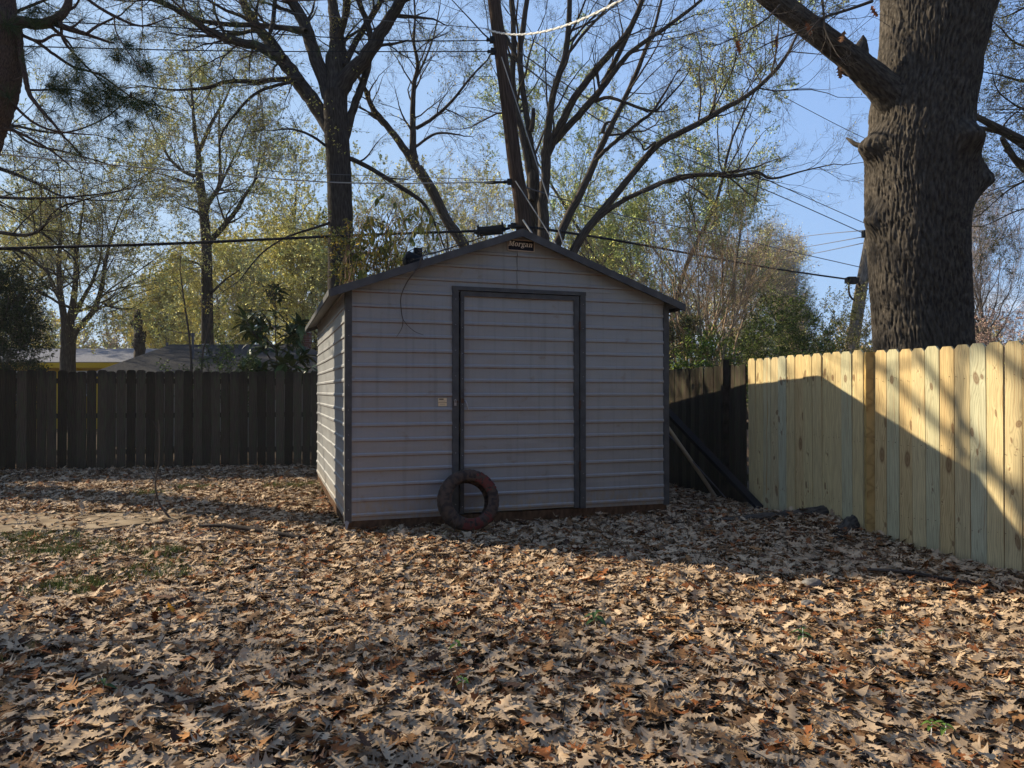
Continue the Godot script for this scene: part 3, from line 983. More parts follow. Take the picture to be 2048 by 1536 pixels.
# furrowed bark: plates between long upright cracks
func bark(arc: float, run: float, seed_off: float) -> float:
	var wav := bn2.get_noise_3d(arc * 3.0, run * 1.2, seed_off) * 0.06
	var a := bn1.get_noise_3d((arc + wav) * 21.0, run * 1.6, seed_off)
	var b := bn1.get_noise_3d((arc + wav) * 42.0, run * 5.0, seed_off + 9.0)
	return (minf(absf(a) * 3.4, 0.8) - 0.5) * 0.034 + (minf(absf(b) * 2.4, 0.8) - 0.4) * 0.016

func smooth_mesh(g: Geo, m: Material) -> ArrayMesh:
	var st := SurfaceTool.new()
	st.create_from_arrays(g.arrays())
	st.generate_normals()
	var am := st.commit()
	am.surface_set_material(0, m)
	return am

func bark_limb(rows: Array, sides: int, steps: int, amp: float, s: float) -> ArrayMesh:
	var c := curve(rows, steps)
	var g := Geo.new()
	g.tube(c[0], c[1], sides)
	var r0: PackedFloat32Array = c[1]
	for i in g.v.size():
		var ring := i / (sides + 1)
		var th := TAU * (i % (sides + 1)) / sides
		var d := g.n[i]
		var p: Vector3 = c[0][ring]
		g.v[i] += d * bark(d.dot(Vector3.RIGHT) * r0[ring] + d.y * 0.7 * r0[ring] + (0.5 if cos(th) > 0 else 0.0), p.x + p.y, s) * amp
	return smooth_mesh(g, M.oak)

func build_oak() -> void:
	bn1 = noise(1.0, 61, 2); bn2 = noise(1.0, 62, 2)
	var D := 8.5
	var foot := at(1840, 900, D); foot.y = 0
	var t := thing("oak_tree", "huge dark furrowed oak trunk with burls standing behind the new fence", "tree", foot)
	# [photograph row, left edge, right edge]
	var prof := [[-420, 1740, 2060], [-200, 1752, 2045], [0, 1765, 2006], [60, 1765, 1987], [140, 1762, 1970], [230, 1745, 1957], [300, 1734, 1949], [400, 1732, 1943], [480, 1735, 1942], [560, 1738, 1942], [640, 1741, 1943], [720, 1744, 1945], [800, 1738, 1955], [860, 1722, 1972], [905, 1700, 2000]]
	var bumps := [[PI * 0.97, 4.30, 0.17, 0.16, 0.20], [PI * 0.97, 3.43, 0.14, 0.14, 0.13], [0.10, 3.90, 0.24, 0.22, 0.29], [1.12, 4.26, 0.17, 0.14, 0.13], [0.8, 4.20, 0.2, 0.2, 0.06], [2.2, 3.0, 0.3, 0.4, 0.03], [PI, 5.1, 0.35, 0.5, 0.05]]
	var cols := 380; var n := 560
	var g := Geo.new()
	for j in n + 1:
		var v := lerpf(-420.0, 905.0, float(j) / n)
		var e := table(prof, v)
		var y := maxf(at(0, v, D).y, -0.15)
		var cx := at((e.x + e.y) / 2, v, D).x
		var rad := (e.y - e.x) / 2 * D / FOCAL * 0.865
		for k in cols + 1:
			var th := TAU * k / cols
			var r := rad * (1.0 + 0.03 * sin(th * 3.0 + y * 0.6) + 0.02 * sin(th * 5.0 - y))
			for b in bumps:
				var da: float = wrapf(th - b[0], -PI, PI) * rad / b[2]
				var dy: float = (y - b[1]) / b[3]
				r += b[4] * exp(-pow(da * da + dy * dy, 0.72 if b[4] > 0.25 else 1.0))
			if y < 1.0: r += 0.22 * pow(1.0 - y, 2.0) * maxf(0.0, cos(th * 4.0 + 0.6))
			r += bark(th * 0.6 if k < cols else 0.0, y, 0.0)
			g.put(Vector3(cx + cos(th) * r, y, -D + sin(th) * r) - foot, Vector3(cos(th), 0, sin(th)), Vector2(th * 0.6, y))
	for j in n:
		for k in cols:
			var a := j * (cols + 1) + k
			var b := a + cols + 1
			g.idx.append_array(PackedInt32Array([a, a + 1, b, a + 1, b + 1, b]))
	var trunk := part("trunk", smooth_mesh(g, M.oak), t)
	trunk.set_meta("label", "furrowed trunk with a broken knob on its right side")
	# limbs
	var limb_rows := trace([1850, 275, 74, 1800, 214, 70, 1752, 162, 58, 1690, 108, 46, 1620, 54, 43, 1540, -8, 40, 1440, -95, 36, 1320, -190, 36, 1180, -290, 28], D, D - 0.5)
	part("limb", bark_limb(rel(limb_rows, foot), 46, 24, 0.6, 3.0), t)
	part("stub", bark_limb(rel(trace([1705, 140, 58, 1719, 104, 34, 1725, 84, 16, 1727, 70, 2], D - 0.1, D - 0.1), foot), 16, 8, 0.4, 5.0), t)
	part("stub", bark_limb(rel(trace([1722, 292, 10, 1710, 288, 8, 1700, 281, 6, 1693, 276, 2], D + 0.1, D + 0.25), foot), 12, 6, 0.3, 6.0), t)
	var up := Geo.new(); var tips := []
	var o := {"levels": 3, "kids": 3, "wander": 0.25, "up": 0.05}
	limb(up, rel(trace([1840, -330, 200, 1800, -520, 170, 1740, -760, 130, 1700, -1050, 70], D, D + 0.6), foot), 14, o, tips, 7, 0.5, 1, 0.25)
	limb(up, rel(trace([1960, -330, 200, 2040, -520, 160, 2160, -760, 120, 2230, -1000, 60], D, D - 0.4), foot), 14, o, tips, 7, 0.5, 1, 0.25)
	part("limb", up.mesh(M.bark), t)
	# fine bare twigs that hang from the left limb with a last few brown leaves
	var tw := Geo.new(); var tips2 := []
	var fine := {"levels": 4, "kids": 3, "wander": 0.3, "up": 0.0, "a0": 0.4, "a1": 0.95}
	for q in [[[1745, 2, 7, 1700, 18, 6, 1655, 32, 5, 1640, 38, 4], 6], [[1650, 36, 5, 1600, 62, 4, 1552, 80, 3, 1510, 100, 2], 5], [[1640, -30, 6, 1645, 5, 5, 1648, 36, 4], 4], [[1560, 10, 5, 1530, 40, 4, 1480, 70, 3], 3]]:
		limb(tw, rel(trace(q[0], D - 0.5, D - 0.7), foot), 5, fine, tips2, q[1], 0.2, 3, 0.22)
	part("hanging_twigs", tw.mesh(M.twig), t)
	crown(t, tips2 + tips, [spray(4, 7, 0, 0, 0, [], M.twig, M.leaf, 0.004)], 0.3, 0.55, [Color.WHITE], 1)
	var lm := oak_leaf(3, 0.5)
	for q in [[1552, 68], [1472, 78], [1740, 10], [1690, 60], [1612, 42], [1676, 130]]:
		var lf := part("leaf", lm, t, at(q[0], q[1], D - 0.6) - foot, M.leaf_tones[R.randi() % 2 + 2])
		lf.basis = turn_to(Vector3(rr(-0.5, 0.5), -1, rr(-0.3, 0.3)), rr(0, TAU), 0.16)
	# surface roots in the yard under the fence
	var rg := Geo.new()
	for q in [[3.95, 0.0, -8.0, 3.45, 0.14, -7.75, 3.05, 0.115, -7.72, 2.5, 0.03, -7.9, 1.9, -0.04, -8.0, 0.085], [4.1, 0.0, -7.7, 3.62, 0.12, -7.4, 3.34, 0.08, -7.22, 3.15, 0.02, -6.98, 2.95, -0.05, -6.7, 0.11]]:
		var rows := []
		for i in 5: rows.append([Vector3(q[i * 3], q[i * 3 + 1], q[i * 3 + 2]) - foot, q[15] * (1.0 - i * 0.14)])
		var c := curve(rows, 8)
		rg.tube(c[0], c[1], 14)
	for i in rg.v.size():
		rg.v[i] += rg.n[i] * bark(rg.v[i].x + rg.n[i].y * 0.1, rg.v[i].z * 2.0, 4.0) * 0.9
	part("roots", smooth_mesh(rg, M.oak), t)

func rel(rows: Array, o: Vector3) -> Array:
	var out := []
	for r in rows: out.append([r[0] - o, r[1]])
	return out

# ------------------------------------------------------------------ poles and wires
func sag(a: Vector3, b: Vector3, drop: float, r: float, n := 14) -> Array:
	var rows := []
	for i in n + 1:
		var f := float(i) / n
		rows.append([a.lerp(b, f) + Vector3.DOWN * drop * 4.0 * f * (1.0 - f), r])
	return rows

func wire(label: String, pts: Array, r: float, m: Material, drop := 0.0, group := "") -> void:
	var rows := []
	if pts.size() == 2: rows = sag(pts[0], pts[1], drop, r)
	else:
		for p in pts: rows.append([p, r])
	var o := rod("overhead_wire", rows, 6, m, self, 6)
	tag(o, label, "wire", group)

func build_poles_and_wires() -> void:
	var D := 15.4
	# the leaning pole behind the shed
	var base := at(1068, 640, D); base.y = -0.1
	var p := thing("utility_pole", "tall brown leaning wooden utility pole behind the shed's peak", "utility pole", base)
	var rows := rel(trace([1068, 660, 33, 1048, 470, 31, 1030, 330, 29, 1013, 190, 27, 997, 70, 26, 980, -60, 25, 958, -230, 23], D, D), base)
	rows[0][0].y = 0
	var g := Geo.new()
	var c := curve(rows, 8)
	g.tube(c[0], c[1], 16, true)
	part("shaft", g.mesh(M.pole_wood), p)
	for q in [[986, 80], [988, 103], [1021, 364], [1028, 452]]:
		var b := at(q[0], q[1], D - 0.05) - base
		var bg := Geo.new()
		bg.box(b + Vector3(-0.07, -0.05, -0.06), b + Vector3(0.05, 0.06, 0.05))
		bg.tube(PackedVector3Array([b + Vector3(-0.14, 0, 0), b + Vector3(0.02, 0, 0)]), PackedFloat32Array([0.035, 0.035]), 8, true)
		part("bracket", bg.mesh(M.black), p)
	# guy wires
	for q in [[[1003, 114], [1043, 245], [1096, 400], [1150, 560]], [[1031, 362], [1068, 425], [1120, 505], [1170, 580]], [[1046, 440], [1066, 470], [1090, 506], [1120, 550]]]:
		var a := at(q[0][0], q[0][1], D - 0.2)
		var b := at(q[3][0], q[3][1], D - 1.2)
		wire(["pale guy wire running from high on the leaning pole to the right", "thin guy wire from the middle of the leaning pole", "short pale guy wire just above the shed's peak"][0 if q[0][0] == 1003 else 1 if q[0][0] == 1031 else 2], [a, b], 0.011 if q[0][0] != 1046 else 0.018, M.wire_pale)
	# wires to the left
	wire("upper dark wire from the leaning pole to the left edge", [at(985, 81, D), at(760, 80, D - 0.4), at(380, 57, D - 1.4), at(100, 43, D - 2.2), at(-120, 30, D - 2.8)], 0.012, M.wire)
	wire("second dark wire below it, straight across to the left", [at(987, 103, D), at(581, 103, D - 0.8), at(342, 100, D - 1.4), at(27, 92, D - 2.2), at(-120, 88, D - 2.8)], 0.012, M.wire)
	wire("thin grey wire slanting down across the top to the leaning pole", [at(976, 57, D), at(700, 36, D - 0.6), at(581, 25, D - 0.8), at(300, -8, D - 1.4)], 0.008, M.wire_mid)
	wire("pale grey wire crossing the left forked tree at mid height", [at(1022, 364, D), at(700, 366, D - 1.0), at(420, 346, D - 1.6), at(171, 325, D - 2.3), at(-120, 296, D - 3.0)], 0.012, M.wire_pale)
	wire("faint thin wire just above the pale grey wire", [at(1022, 360, D), at(700, 350, D - 0.8), at(400, 334, D - 1.4), at(180, 318, D - 2.0), at(-120, 286, D - 2.6)], 0.006, M.wire_mid)
	# short splice on the pale wire
	var sp := rod("wire_splice", [[at(968, 365, D - 0.1), 0.02], [at(985, 365, D - 0.1), 0.035], [at(1008, 364, D - 0.05), 0.022]], 8, M.black, self)
	tag(sp, "small black splice on the pale wire left of the leaning pole", "splice")
	# thick cable with its splice case
	wire("thick black cable from the splice case to the left edge", [at(952, 462, D - 0.3), at(700, 471, D - 0.9), at(350, 487, D - 2.0), at(0, 497, D - 3.0), at(-160, 501, D - 3.5)], 0.027, M.wire)
	var cs := thing("splice_case", "black cylindrical cable splice case hanging left of the shed's peak", "splice case", at(982, 461, D - 0.3))
	var ax := (at(1005, 458, D - 0.3) - at(958, 463, D - 0.3)).normalized()
	var cg := Geo.new()
	var prof := PackedVector3Array(); var rad := PackedFloat32Array()
	for q in [[-0.36, 0.02], [-0.30, 0.05], [-0.255, 0.06], [-0.25, 0.095], [-0.235, 0.105], [-0.2, 0.105], [-0.195, 0.098], [0.195, 0.098], [0.2, 0.105], [0.235, 0.105], [0.25, 0.09], [0.255, 0.055], [0.32, 0.03], [0.40, 0.02]]:
		prof.append(ax * q[0]); rad.append(q[1])
	cg.tube(prof, rad, 20, true)
	part("shell", cg.mesh(M.black), cs)
	for q in [-0.27, 0.24]:
		var h := Geo.new()
		h.tube(PackedVector3Array([ax * q, ax * q + Vector3(0, 0.17, 0)]), PackedFloat32Array([0.012, 0.01]), 6, true)
		h.box(ax * q + Vector3(-0.02, -0.11, -0.02), ax * q + Vector3(0.02, 0.11, 0.115))
		part("clamp", h.mesh(M.black), cs)
	wire("short black cable between splice case and leaning pole", [at(1010, 458, D - 0.3), at(1030, 453, D - 0.2), at(1075, 456, D - 0.1)], 0.022, M.wire)
	# second pole, far right
	var E := 26.0
	var b2 := at(1690, 760, E); b2.y = -0.1
	var p2 := thing("utility_pole", "weathered leaning utility pole beside the big oak, with a black box", "utility pole", b2)
	var rows2 := rel(trace([1686, 790, 28, 1706, 690, 25, 1722, 580, 23, 1736, 500, 21, 1744, 450, 20, 1756, 380, 19], E, E), b2)
	rows2[0][0].y = 0
	var g2 := Geo.new(); var c2 := curve(rows2, 6)
	g2.tube(c2[0], c2[1], 14, true)
	part("shaft", g2.mesh(M.pole_grey), p2)
	var k := at(1705, 561, E - 0.25) - b2
	var kb := Geo.new()
	kb.box(k + Vector3(-0.24, -0.10, -0.1), k + Vector3(0.2, 0.10, 0.1))
	kb.box(k + Vector3(-0.17, -0.13, -0.08), k + Vector3(0.11, 0.13, 0.08))
	part("terminal_box", kb.mesh(M.black), p2)
	var lp := Geo.new()
	var l1 := curve(rel(trace([1698, 566, 3, 1698, 585, 4, 1704, 597, 4, 1714, 602, 4], E - 0.2, E - 0.2), b2), 5); lp.tube(l1[0], l1[1], 6)
	var l2 := curve(rel(trace([1715, 562, 3, 1722, 575, 4, 1725, 590, 4, 1720, 603, 4], E - 0.2, E - 0.2), b2), 5); lp.tube(l2[0], l2[1], 6)
	part("cable_loop", lp.mesh(M.wire), p2)
	var ins := at(1732, 468, E - 0.1) - b2
	var ig := Geo.new(); ig.box(ins + Vector3(-0.12, -0.12, -0.1), ins + Vector3(0.12, 0.12, 0.1))
	part("bracket", ig.mesh(M.black), p2)
	wire("thick black cable from the shed's peak down to the far right pole", [at(1075, 456, D - 0.1), at(1240, 482, D + 2.6), at(1400, 511, D + 5.4), at(1560, 539, D + 8.2), at(1692, 558, E - 0.25)], 0.030, M.wire)
	wire("upper of two wires slanting down to the far right pole", [at(1040, 105, D), at(1240, 232, D + 3.4), at(1541, 363, D + 8.0), at(1742, 452, E)], 0.014, M.wire_mid)
	wire("lower of two wires slanting down to the far right pole", [at(1042, 128, D), at(1240, 262, D + 3.4), at(1541, 384, D + 8.0), at(1728, 467, E)], 0.016, M.wire_mid)
	wire("lone thin wire descending behind the oak's upper burl", [at(1060, -60, D), at(1405, 111, D + 5.0), at(1560, 190, D + 7.0), at(1720, 272, E - 2.0), at(1900, 350, E)], 0.011, M.wire_mid)
	wire("thin dark wire ending in a spiral just above the black box", [at(1042, 372, D), at(1240, 430, D + 3.4), at(1440, 470, D + 7.0), at(1600, 507, D + 9.0), at(1697, 529, E - 0.3), at(1728, 536, E)], 0.014, M.wire_mid)
	for q in [[460, 474, "uppermost"], [472, 496, "middle"], [484, 512, "lowest"]]:
		wire("%s of three thin wires running left from the far pole's top" % q[2], [at(1736, q[0], E), at(1600, q[1], E + 12.0), at(1440, q[1] + 26, E + 26.0)], 0.016, M.wire_mid)
	# twisted white service drop
	var a := at(972, 58, D - 0.2); var e := at(1300, -34, 8.0)
	for s in 2:
		var rows3 := []
		for i in 61:
			var f := float(i) / 60.0
			var q := a.lerp(e, f) + Vector3.DOWN * 0.30 * 4.0 * f * (1.0 - f)
			var th := f * TAU * 22.0 + PI * s
			rows3.append([q + Vector3(0, sin(th), cos(th)) * 0.011, 0.0125])
		var o := rod("overhead_wire", rows3, 6, M.white if s == 0 else M.wire_pale, self, 3)
		tag(o, ["white strand of the twisted service drop at the top", "grey strand of the twisted service drop at the top"][s], "wire")

# ------------------------------------------------------------------ trees that stand near the back fence
func build_yard_trees() -> void:
	var L = M.leaf
	var olive := [Color(0.480, 0.432, 0.096), Color(0.384, 0.400, 0.112), Color(0.576, 0.464, 0.112), Color(0.352, 0.320, 0.128)]
	var small_a := spray(11, 8, 26, 0.062, 0.032, olive, M.twig, L, 0.0045, 0.3)
	var small_b := spray(12, 9, 30, 0.058, 0.03, olive, M.twig, L, 0.0045, 0.3)
	var bare_a := spray(13, 9, 3, 0.07, 0.03, olive, M.twig, L, 0.0048)
	var bare_b := spray(14, 10, 2, 0.07, 0.03, olive, M.twig, L, 0.0045)
	M.small_a = small_a; M.small_b = small_b; M.bare_a = bare_a; M.bare_b = bare_b
	var tint := [Color.WHITE, Color(1.1, 1.0, 0.9), Color(0.9, 1.0, 1.0)]
	var o := {"levels": 4, "kids": 2, "wander": 0.26, "up": 0.03, "a0": 0.4, "a1": 0.95}
	# forked dark tree left of the shed
	var D := 16.4
	var f := at(683, 700, D); f.y = -0.1
	var t := thing("forked_tree", "big dark trunk forking into many limbs just left of the shed", "tree", f)
	var g := Geo.new(); var tips := []
	var rows := rel(trace([690, 800, 66, 685, 680, 60, 683, 560, 54, 681, 450, 49, 677, 330, 48, 672, 240, 48, 671, 185, 46], D, D), f)
	rows[0][0].y = 0
	var c := curve(rows, 8)
	for i in c[0].size(): c[0][i] += rv() * 0.008
	g.tube(c[0], c[1], 18)
	var list := [
		[[671, 200, 42, 673, 130, 43, 676, 90, 33, 671, 45, 25, 664, 0, 19, 655, -70, 15, 648, -170, 9], 10, 0.3],
		[[678, 75, 15, 692, 28, 13, 698, -10, 12, 712, -90, 9, 720, -170, 5], 7, 0.4],
		[[674, 195, 36, 700, 148, 33, 735, 110, 28, 760, 68, 25, 790, 22, 22, 808, -15, 19, 832, -85, 14, 850, -170, 8], 12, 0.35],
		[[737, 112, 15, 742, 78, 12, 734, 45, 12, 722, 14, 11, 711, -20, 10, 698, -90, 6], 6, 0.3],
		[[690, 130, 13, 715, 78, 12, 745, 30, 12, 766, -6, 10, 790, -70, 7], 6, 0.3],
		[[690, 285, 14, 703, 228, 16, 720, 182, 15, 733, 142, 14, 740, 108, 11], 4, 0.3],
		[[672, 285, 28, 652, 244, 32, 622, 196, 30, 594, 160, 29, 563, 116, 26, 538, 80, 22, 505, 40, 19, 480, -10, 15, 450, -80, 9], 12, 0.4],
		[[566, 120, 20, 518, 94, 18, 462, 79, 17, 416, 61, 15, 386, 40, 13, 340, 12, 11, 292, -12, 9, 220, -50, 6], 14, 0.15],
		[[660, 200, 28, 648, 160, 29, 627, 102, 27, 607, 43, 24, 578, -10, 20, 540, -90, 12], 9, 0.4],
		[[612, 62, 12, 589, 58, 11, 518, 51, 10, 449, 48, 9, 386, 37, 8, 330, 10, 6, 270, -10, 4], 12, 0.1],
		[[606, 160, 10, 581, 157, 10, 513, 163, 9, 454, 163, 8, 416, 175, 7, 350, 180, 4, 300, 174, 3], 12, 0.15],
		[[600, 168, 7, 584, 164, 7, 518, 183, 6, 475, 223, 5, 442, 272, 4, 440, 330, 2], 8, 0.2],
		[[541, 62, 9, 547, 38, 9, 550, 0, 8, 556, -60, 5], 5, 0.2],
		[[652, 292, 6, 620, 270, 5, 580, 258, 4, 540, 262, 2], 7, 0.1],
		[[686, 322, 10, 702, 318, 10, 746, 340, 9, 810, 380, 9, 850, 410, 7, 875, 460, 4], 7, 0.25],
		[[676, 440, 6, 640, 452, 5, 570, 476, 4, 520, 510, 3, 480, 560, 2], 7, 0.2]]
	for q in list:
		var n: int = q[0].size() / 3
		var way := rr(-1.6, 1.6)
		limb(g, rel(trace(q[0], D, D + way), f), 9, o, tips, q[1], q[2], 3, 0.24)
	part("trunk", g.mesh(M.bark), t)
	crown(t, tips, [small_a, small_b, bare_a], 0.55, 1.0, tint, 1)
	# leaning tree between the forked tree and the pole
	D = 17.4
	f = at(960, 560, D); f.y = -0.1
	t = thing("leaning_tree", "slim leaning tree rising leftward from behind the shed roof", "tree", f)
	g = Geo.new(); tips = []
	rows = rel(trace([1120, 910, 34, 1010, 650, 27, 928, 492, 22, 894, 441, 20, 863, 379, 20, 836, 336, 20], D, D), f)
	rows[0][0].y = 0
	c = curve(rows, 6); g.tube(c[0], c[1], 12)
	for q in [[[836, 338, 17, 805, 294, 15, 778, 256, 13, 747, 219, 11, 730, 178, 9, 715, 150, 6, 690, 120, 4], 9, 0.3], [[834, 336, 17, 827, 308, 15, 826, 265, 13, 826, 219, 11, 829, 164, 9, 836, 130, 8, 828, 85, 6, 830, 30, 4, 826, -30, 3], 13, 0.25], [[832, 257, 8, 867, 236, 7, 904, 202, 6, 942, 154, 4, 975, 120, 3], 9, 0.2], [[832, 293, 6, 873, 267, 5, 921, 270, 3], 4, 0.2], [[828, 165, 5, 850, 120, 4, 868, 70, 3, 880, 10, 2], 6, 0.2]]:
		limb(g, rel(trace(q[0], D, D + rr(-1.2, 1.2)), f), 7, o, tips, q[1], q[2], 3, 0.26)
	part("trunk", g.mesh(M.bark_pale), t)
	crown(t, tips, [bare_a, bare_b, small_a], 0.5, 0.95, tint, 1)
	# fan of stems behind the shed
	D = 16.6
	f = at(1090, 560, D); f.y = -0.1
	t = thing("many_stemmed_tree", "bare tree fanning into many dark stems right behind the shed's peak", "tree", f)
	g = Geo.new(); tips = []
	var big := {"levels": 4, "kids": 2, "wander": 0.3, "up": 0.06, "a0": 0.35, "a1": 0.85}
	var stems := [
		[[1078, 905, 32, 1070, 640, 26, 1066, 520, 22, 1062, 435, 18, 1061, 353, 17, 1045, 270, 14, 1030, 200, 13, 1025, 150, 12, 1028, 90, 11, 1024, 0, 10, 1018, -90, 7], 8, 0.4],
		[[1088, 905, 32, 1084, 640, 26, 1080, 470, 18, 1076, 400, 15, 1070, 330, 13, 1062, 290, 12, 1052, 220, 12, 1042, 150, 12, 1040, 100, 12, 1047, 50, 11, 1054, 0, 10, 1062, -80, 7], 8, 0.4],
		[[1040, 125, 8, 1030, 108, 8, 1017, 84, 8, 1006, 61, 7, 1001, 39, 6, 990, 10, 5, 975, -30, 3], 5, 0.3],
		[[1094, 905, 36, 1090, 640, 30, 1086, 435, 22, 1091, 353, 19, 1092, 310, 20, 1095, 280, 17, 1098, 246, 15, 1107, 185, 13, 1130, 114, 12, 1137, 53, 11, 1140, 0, 10, 1143, -90, 7], 8, 0.5],
		[[1138, 105, 6, 1160, 76, 6, 1179, 54, 6, 1200, 32, 5, 1220, 6, 4, 1240, -30, 3], 6, 0.3],
		[[1094, 308, 19, 1117, 258, 17, 1144, 205, 15, 1170, 167, 14, 1214, 114, 14, 1240, 85, 12, 1262, 52, 11, 1285, 0, 10, 1302, -70, 7], 8, 0.4],
		[[1108, 285, 14, 1140, 250, 14, 1180, 205, 14, 1200, 181, 13, 1232, 138, 11, 1268, 99, 9, 1337, 51, 8, 1402, 0, 6, 1450, -50, 4], 12, 0.3],
		[[1192, 196, 9, 1212, 155, 10, 1231, 120, 10, 1268, 44, 9, 1282, 0, 8, 1292, -60, 5], 7, 0.3],
		[[1190, 203, 8, 1214, 195, 7, 1240, 201, 6, 1280, 216, 6, 1310, 221, 5, 1332, 200, 4, 1360, 170, 3], 7, 0.2],
		[[1106, 905, 32, 1104, 610, 24, 1112, 500, 19, 1132, 441, 17, 1167, 374, 15, 1194, 312, 13, 1218, 261, 12, 1244, 208, 10, 1272, 147, 9, 1302, 72, 8, 1313, 41, 6, 1325, -10, 5], 9, 0.5],
		[[1190, 322, 8, 1215, 297, 8, 1244, 273, 8, 1280, 243, 7, 1306, 222, 6, 1345, 160, 3], 6, 0.3],
		[[1112, 905, 34, 1116, 600, 24, 1146, 504, 18, 1188, 441, 16, 1239, 380, 14, 1302, 303, 13, 1330, 280, 12, 1385, 253, 12, 1439, 222, 11, 1494, 191, 9, 1542, 150, 8, 1572, 113, 6, 1598, 58, 4, 1604, 20, 3], 16, 0.55],
		[[1290, 320, 7, 1310, 285, 5, 1290, 300, 4, 1284, 290, 3], 2, 0.4],
		[[1144, 510, 14, 1177, 457, 11, 1228, 412, 10, 1300, 375, 9, 1337, 362, 9, 1405, 349, 9, 1467, 352, 8, 1514, 345, 7, 1545, 357, 5, 1610, 341, 3, 1668, 328, 2], 14, 0.4],
		[[1245, 398, 7, 1300, 378, 7, 1360, 352, 6, 1430, 348, 5, 1500, 337, 4], 6, 0.3],
		[[1095, 350, 5, 1100, 290, 5, 1108, 250, 4, 1095, 210, 4, 1092, 160, 3, 1090, 90, 2], 8, 0.2]]
	for q in stems:
		limb(g, rel(trace(q[0], D, D + rr(-1.5, 0.8)), f), 9, big, tips, q[1], q[2], 3, 0.17)
	part("trunk", g.mesh(M.bark_pale), t)
	var sn := Geo.new()
	for q in [[1062, 262, 11, 1066, 240, 9, 1067, 217, 7], [1205, 266, 9, 1211, 248, 7, 1222, 243, 3], [1063, 400, 13, 1064, 350, 14, 1062, 342, 10]]:
		var cc := curve(rel(trace(q, D - 0.1, D - 0.1), f), 4); sn.tube(cc[0], cc[1], 9, true)
	part("broken_stubs", sn.mesh(M.bark_pale), t)
	crown(t, tips, [bare_b, bare_a], 0.4, 0.8, tint, 1)
	# pine at the left edge
	build_pine()
	# spreading tree whose limbs reach in from the left
	D = 17.2
	f = at(-190, 640, D); f.y = -0.1
	t = thing("spreading_tree", "tree with long drooping limbs reaching in from the left edge", "tree", f)
	g = Geo.new(); tips = []
	rows = rel(trace([-190, 760, 40, -185, 500, 34, -170, 300, 30, -150, 120, 24, -120, -80, 16], D, D), f)
	rows[0][0].y = 0
	c = curve(rows, 6); g.tube(c[0], c[1], 12)
	var dr := {"levels": 5, "kids": 3, "wander": 0.24, "up": -0.01, "a0": 0.35, "a1": 0.8}
	for q in [[[-165, 240, 14, -90, 228, 11, 6, 246, 6, 60, 286, 5, 140, 306, 4, 230, 332, 2], 12], [[-175, 330, 14, -90, 322, 11, -10, 335, 8, 60, 360, 6, 130, 394, 4, 230, 402, 2], 12], [[-180, 440, 14, -90, 452, 10, 0, 465, 8, 55, 470, 7, 85, 455, 6, 112, 420, 4, 160, 402, 3, 240, 382, 2], 11], [[80, 462, 5, 115, 490, 4, 150, 520, 3, 160, 572, 2], 5], [[-178, 380, 13, -90, 372, 10, 0, 394, 7, 100, 396, 5, 200, 388, 3, 268, 374, 2], 12], [[-165, 200, 13, -90, 236, 9, 20, 250, 6, 120, 266, 4, 200, 242, 3, 250, 204, 2], 10], [[-180, 520, 10, -60, 500, 8, 40, 502, 6, 90, 540, 4, 150, 560, 2], 8], [[-150, 120, 12, -60, 60, 9, 40, 20, 6, 140, -20, 4], 9]]:
		limb(g, rel(trace(q[0], D, D + rr(-1.5, 2.0)), f), 7, dr, tips, q[1], 0.25, 4, 0.3)
	part("trunk", g.mesh(M.bark), t)
	var grn := [Color(0.272, 0.288, 0.112), Color(0.352, 0.352, 0.144), Color(0.240, 0.240, 0.112)]
	crown(t, tips, [spray(21, 9, 24, 0.05, 0.024, grn, M.twig, L, 0.0042, 0.2), bare_a, spray(22, 9, 18, 0.05, 0.024, grn, M.twig, L, 0.0042, 0.2)], 0.5, 0.9, tint, 1)
	# evergreen oak whose branches hang in at the right edge
	D = 14.0
	f = at(2290, 600, D); f.y = -0.1
	t = thing("evergreen_tree", "fine-leaved green tree at the right edge with a torn dead limb", "tree", f)
	g = Geo.new(); tips = []
	rows = rel(trace([2290, 760, 60, 2285, 500, 50, 2270, 260, 42, 2250, 40, 34, 2230, -200, 22], D, D), f)
	rows[0][0].y = 0
	c = curve(rows, 6); g.tube(c[0], c[1], 12)
	var ev := {"levels": 4, "kids": 3, "wander": 0.28, "up": 0.0, "a0": 0.4, "a1": 0.9}
	for q in [[[2262, 160, 16, 2160, 110, 10, 2080, 100, 7, 2030, 85, 4, 2005, 60, 3], 14], [[2268, 260, 16, 2170, 240, 10, 2090, 235, 7, 2030, 210, 4], 16], [[2275, 330, 14, 2180, 320, 9, 2090, 345, 6, 2030, 372, 4, 1998, 395, 2], 14], [[2255, 60, 14, 2160, 10, 9, 2090, 0, 6, 2020, 30, 3], 12], [[2278, 380, 14, 2190, 400, 9, 2110, 410, 6, 2040, 420, 3, 1985, 445, 2], 9], [[2262, 160, 14, 2150, 170, 9, 2060, 165, 6, 2000, 150, 3], 12]]:
		limb(g, rel(trace(q[0], D, D + rr(-0.8, 1.2)), f), 7, ev, tips, q[1], 0.3, 3, 0.3)
	part("trunk", g.mesh(M.bark), t)
	var dl := Geo.new()
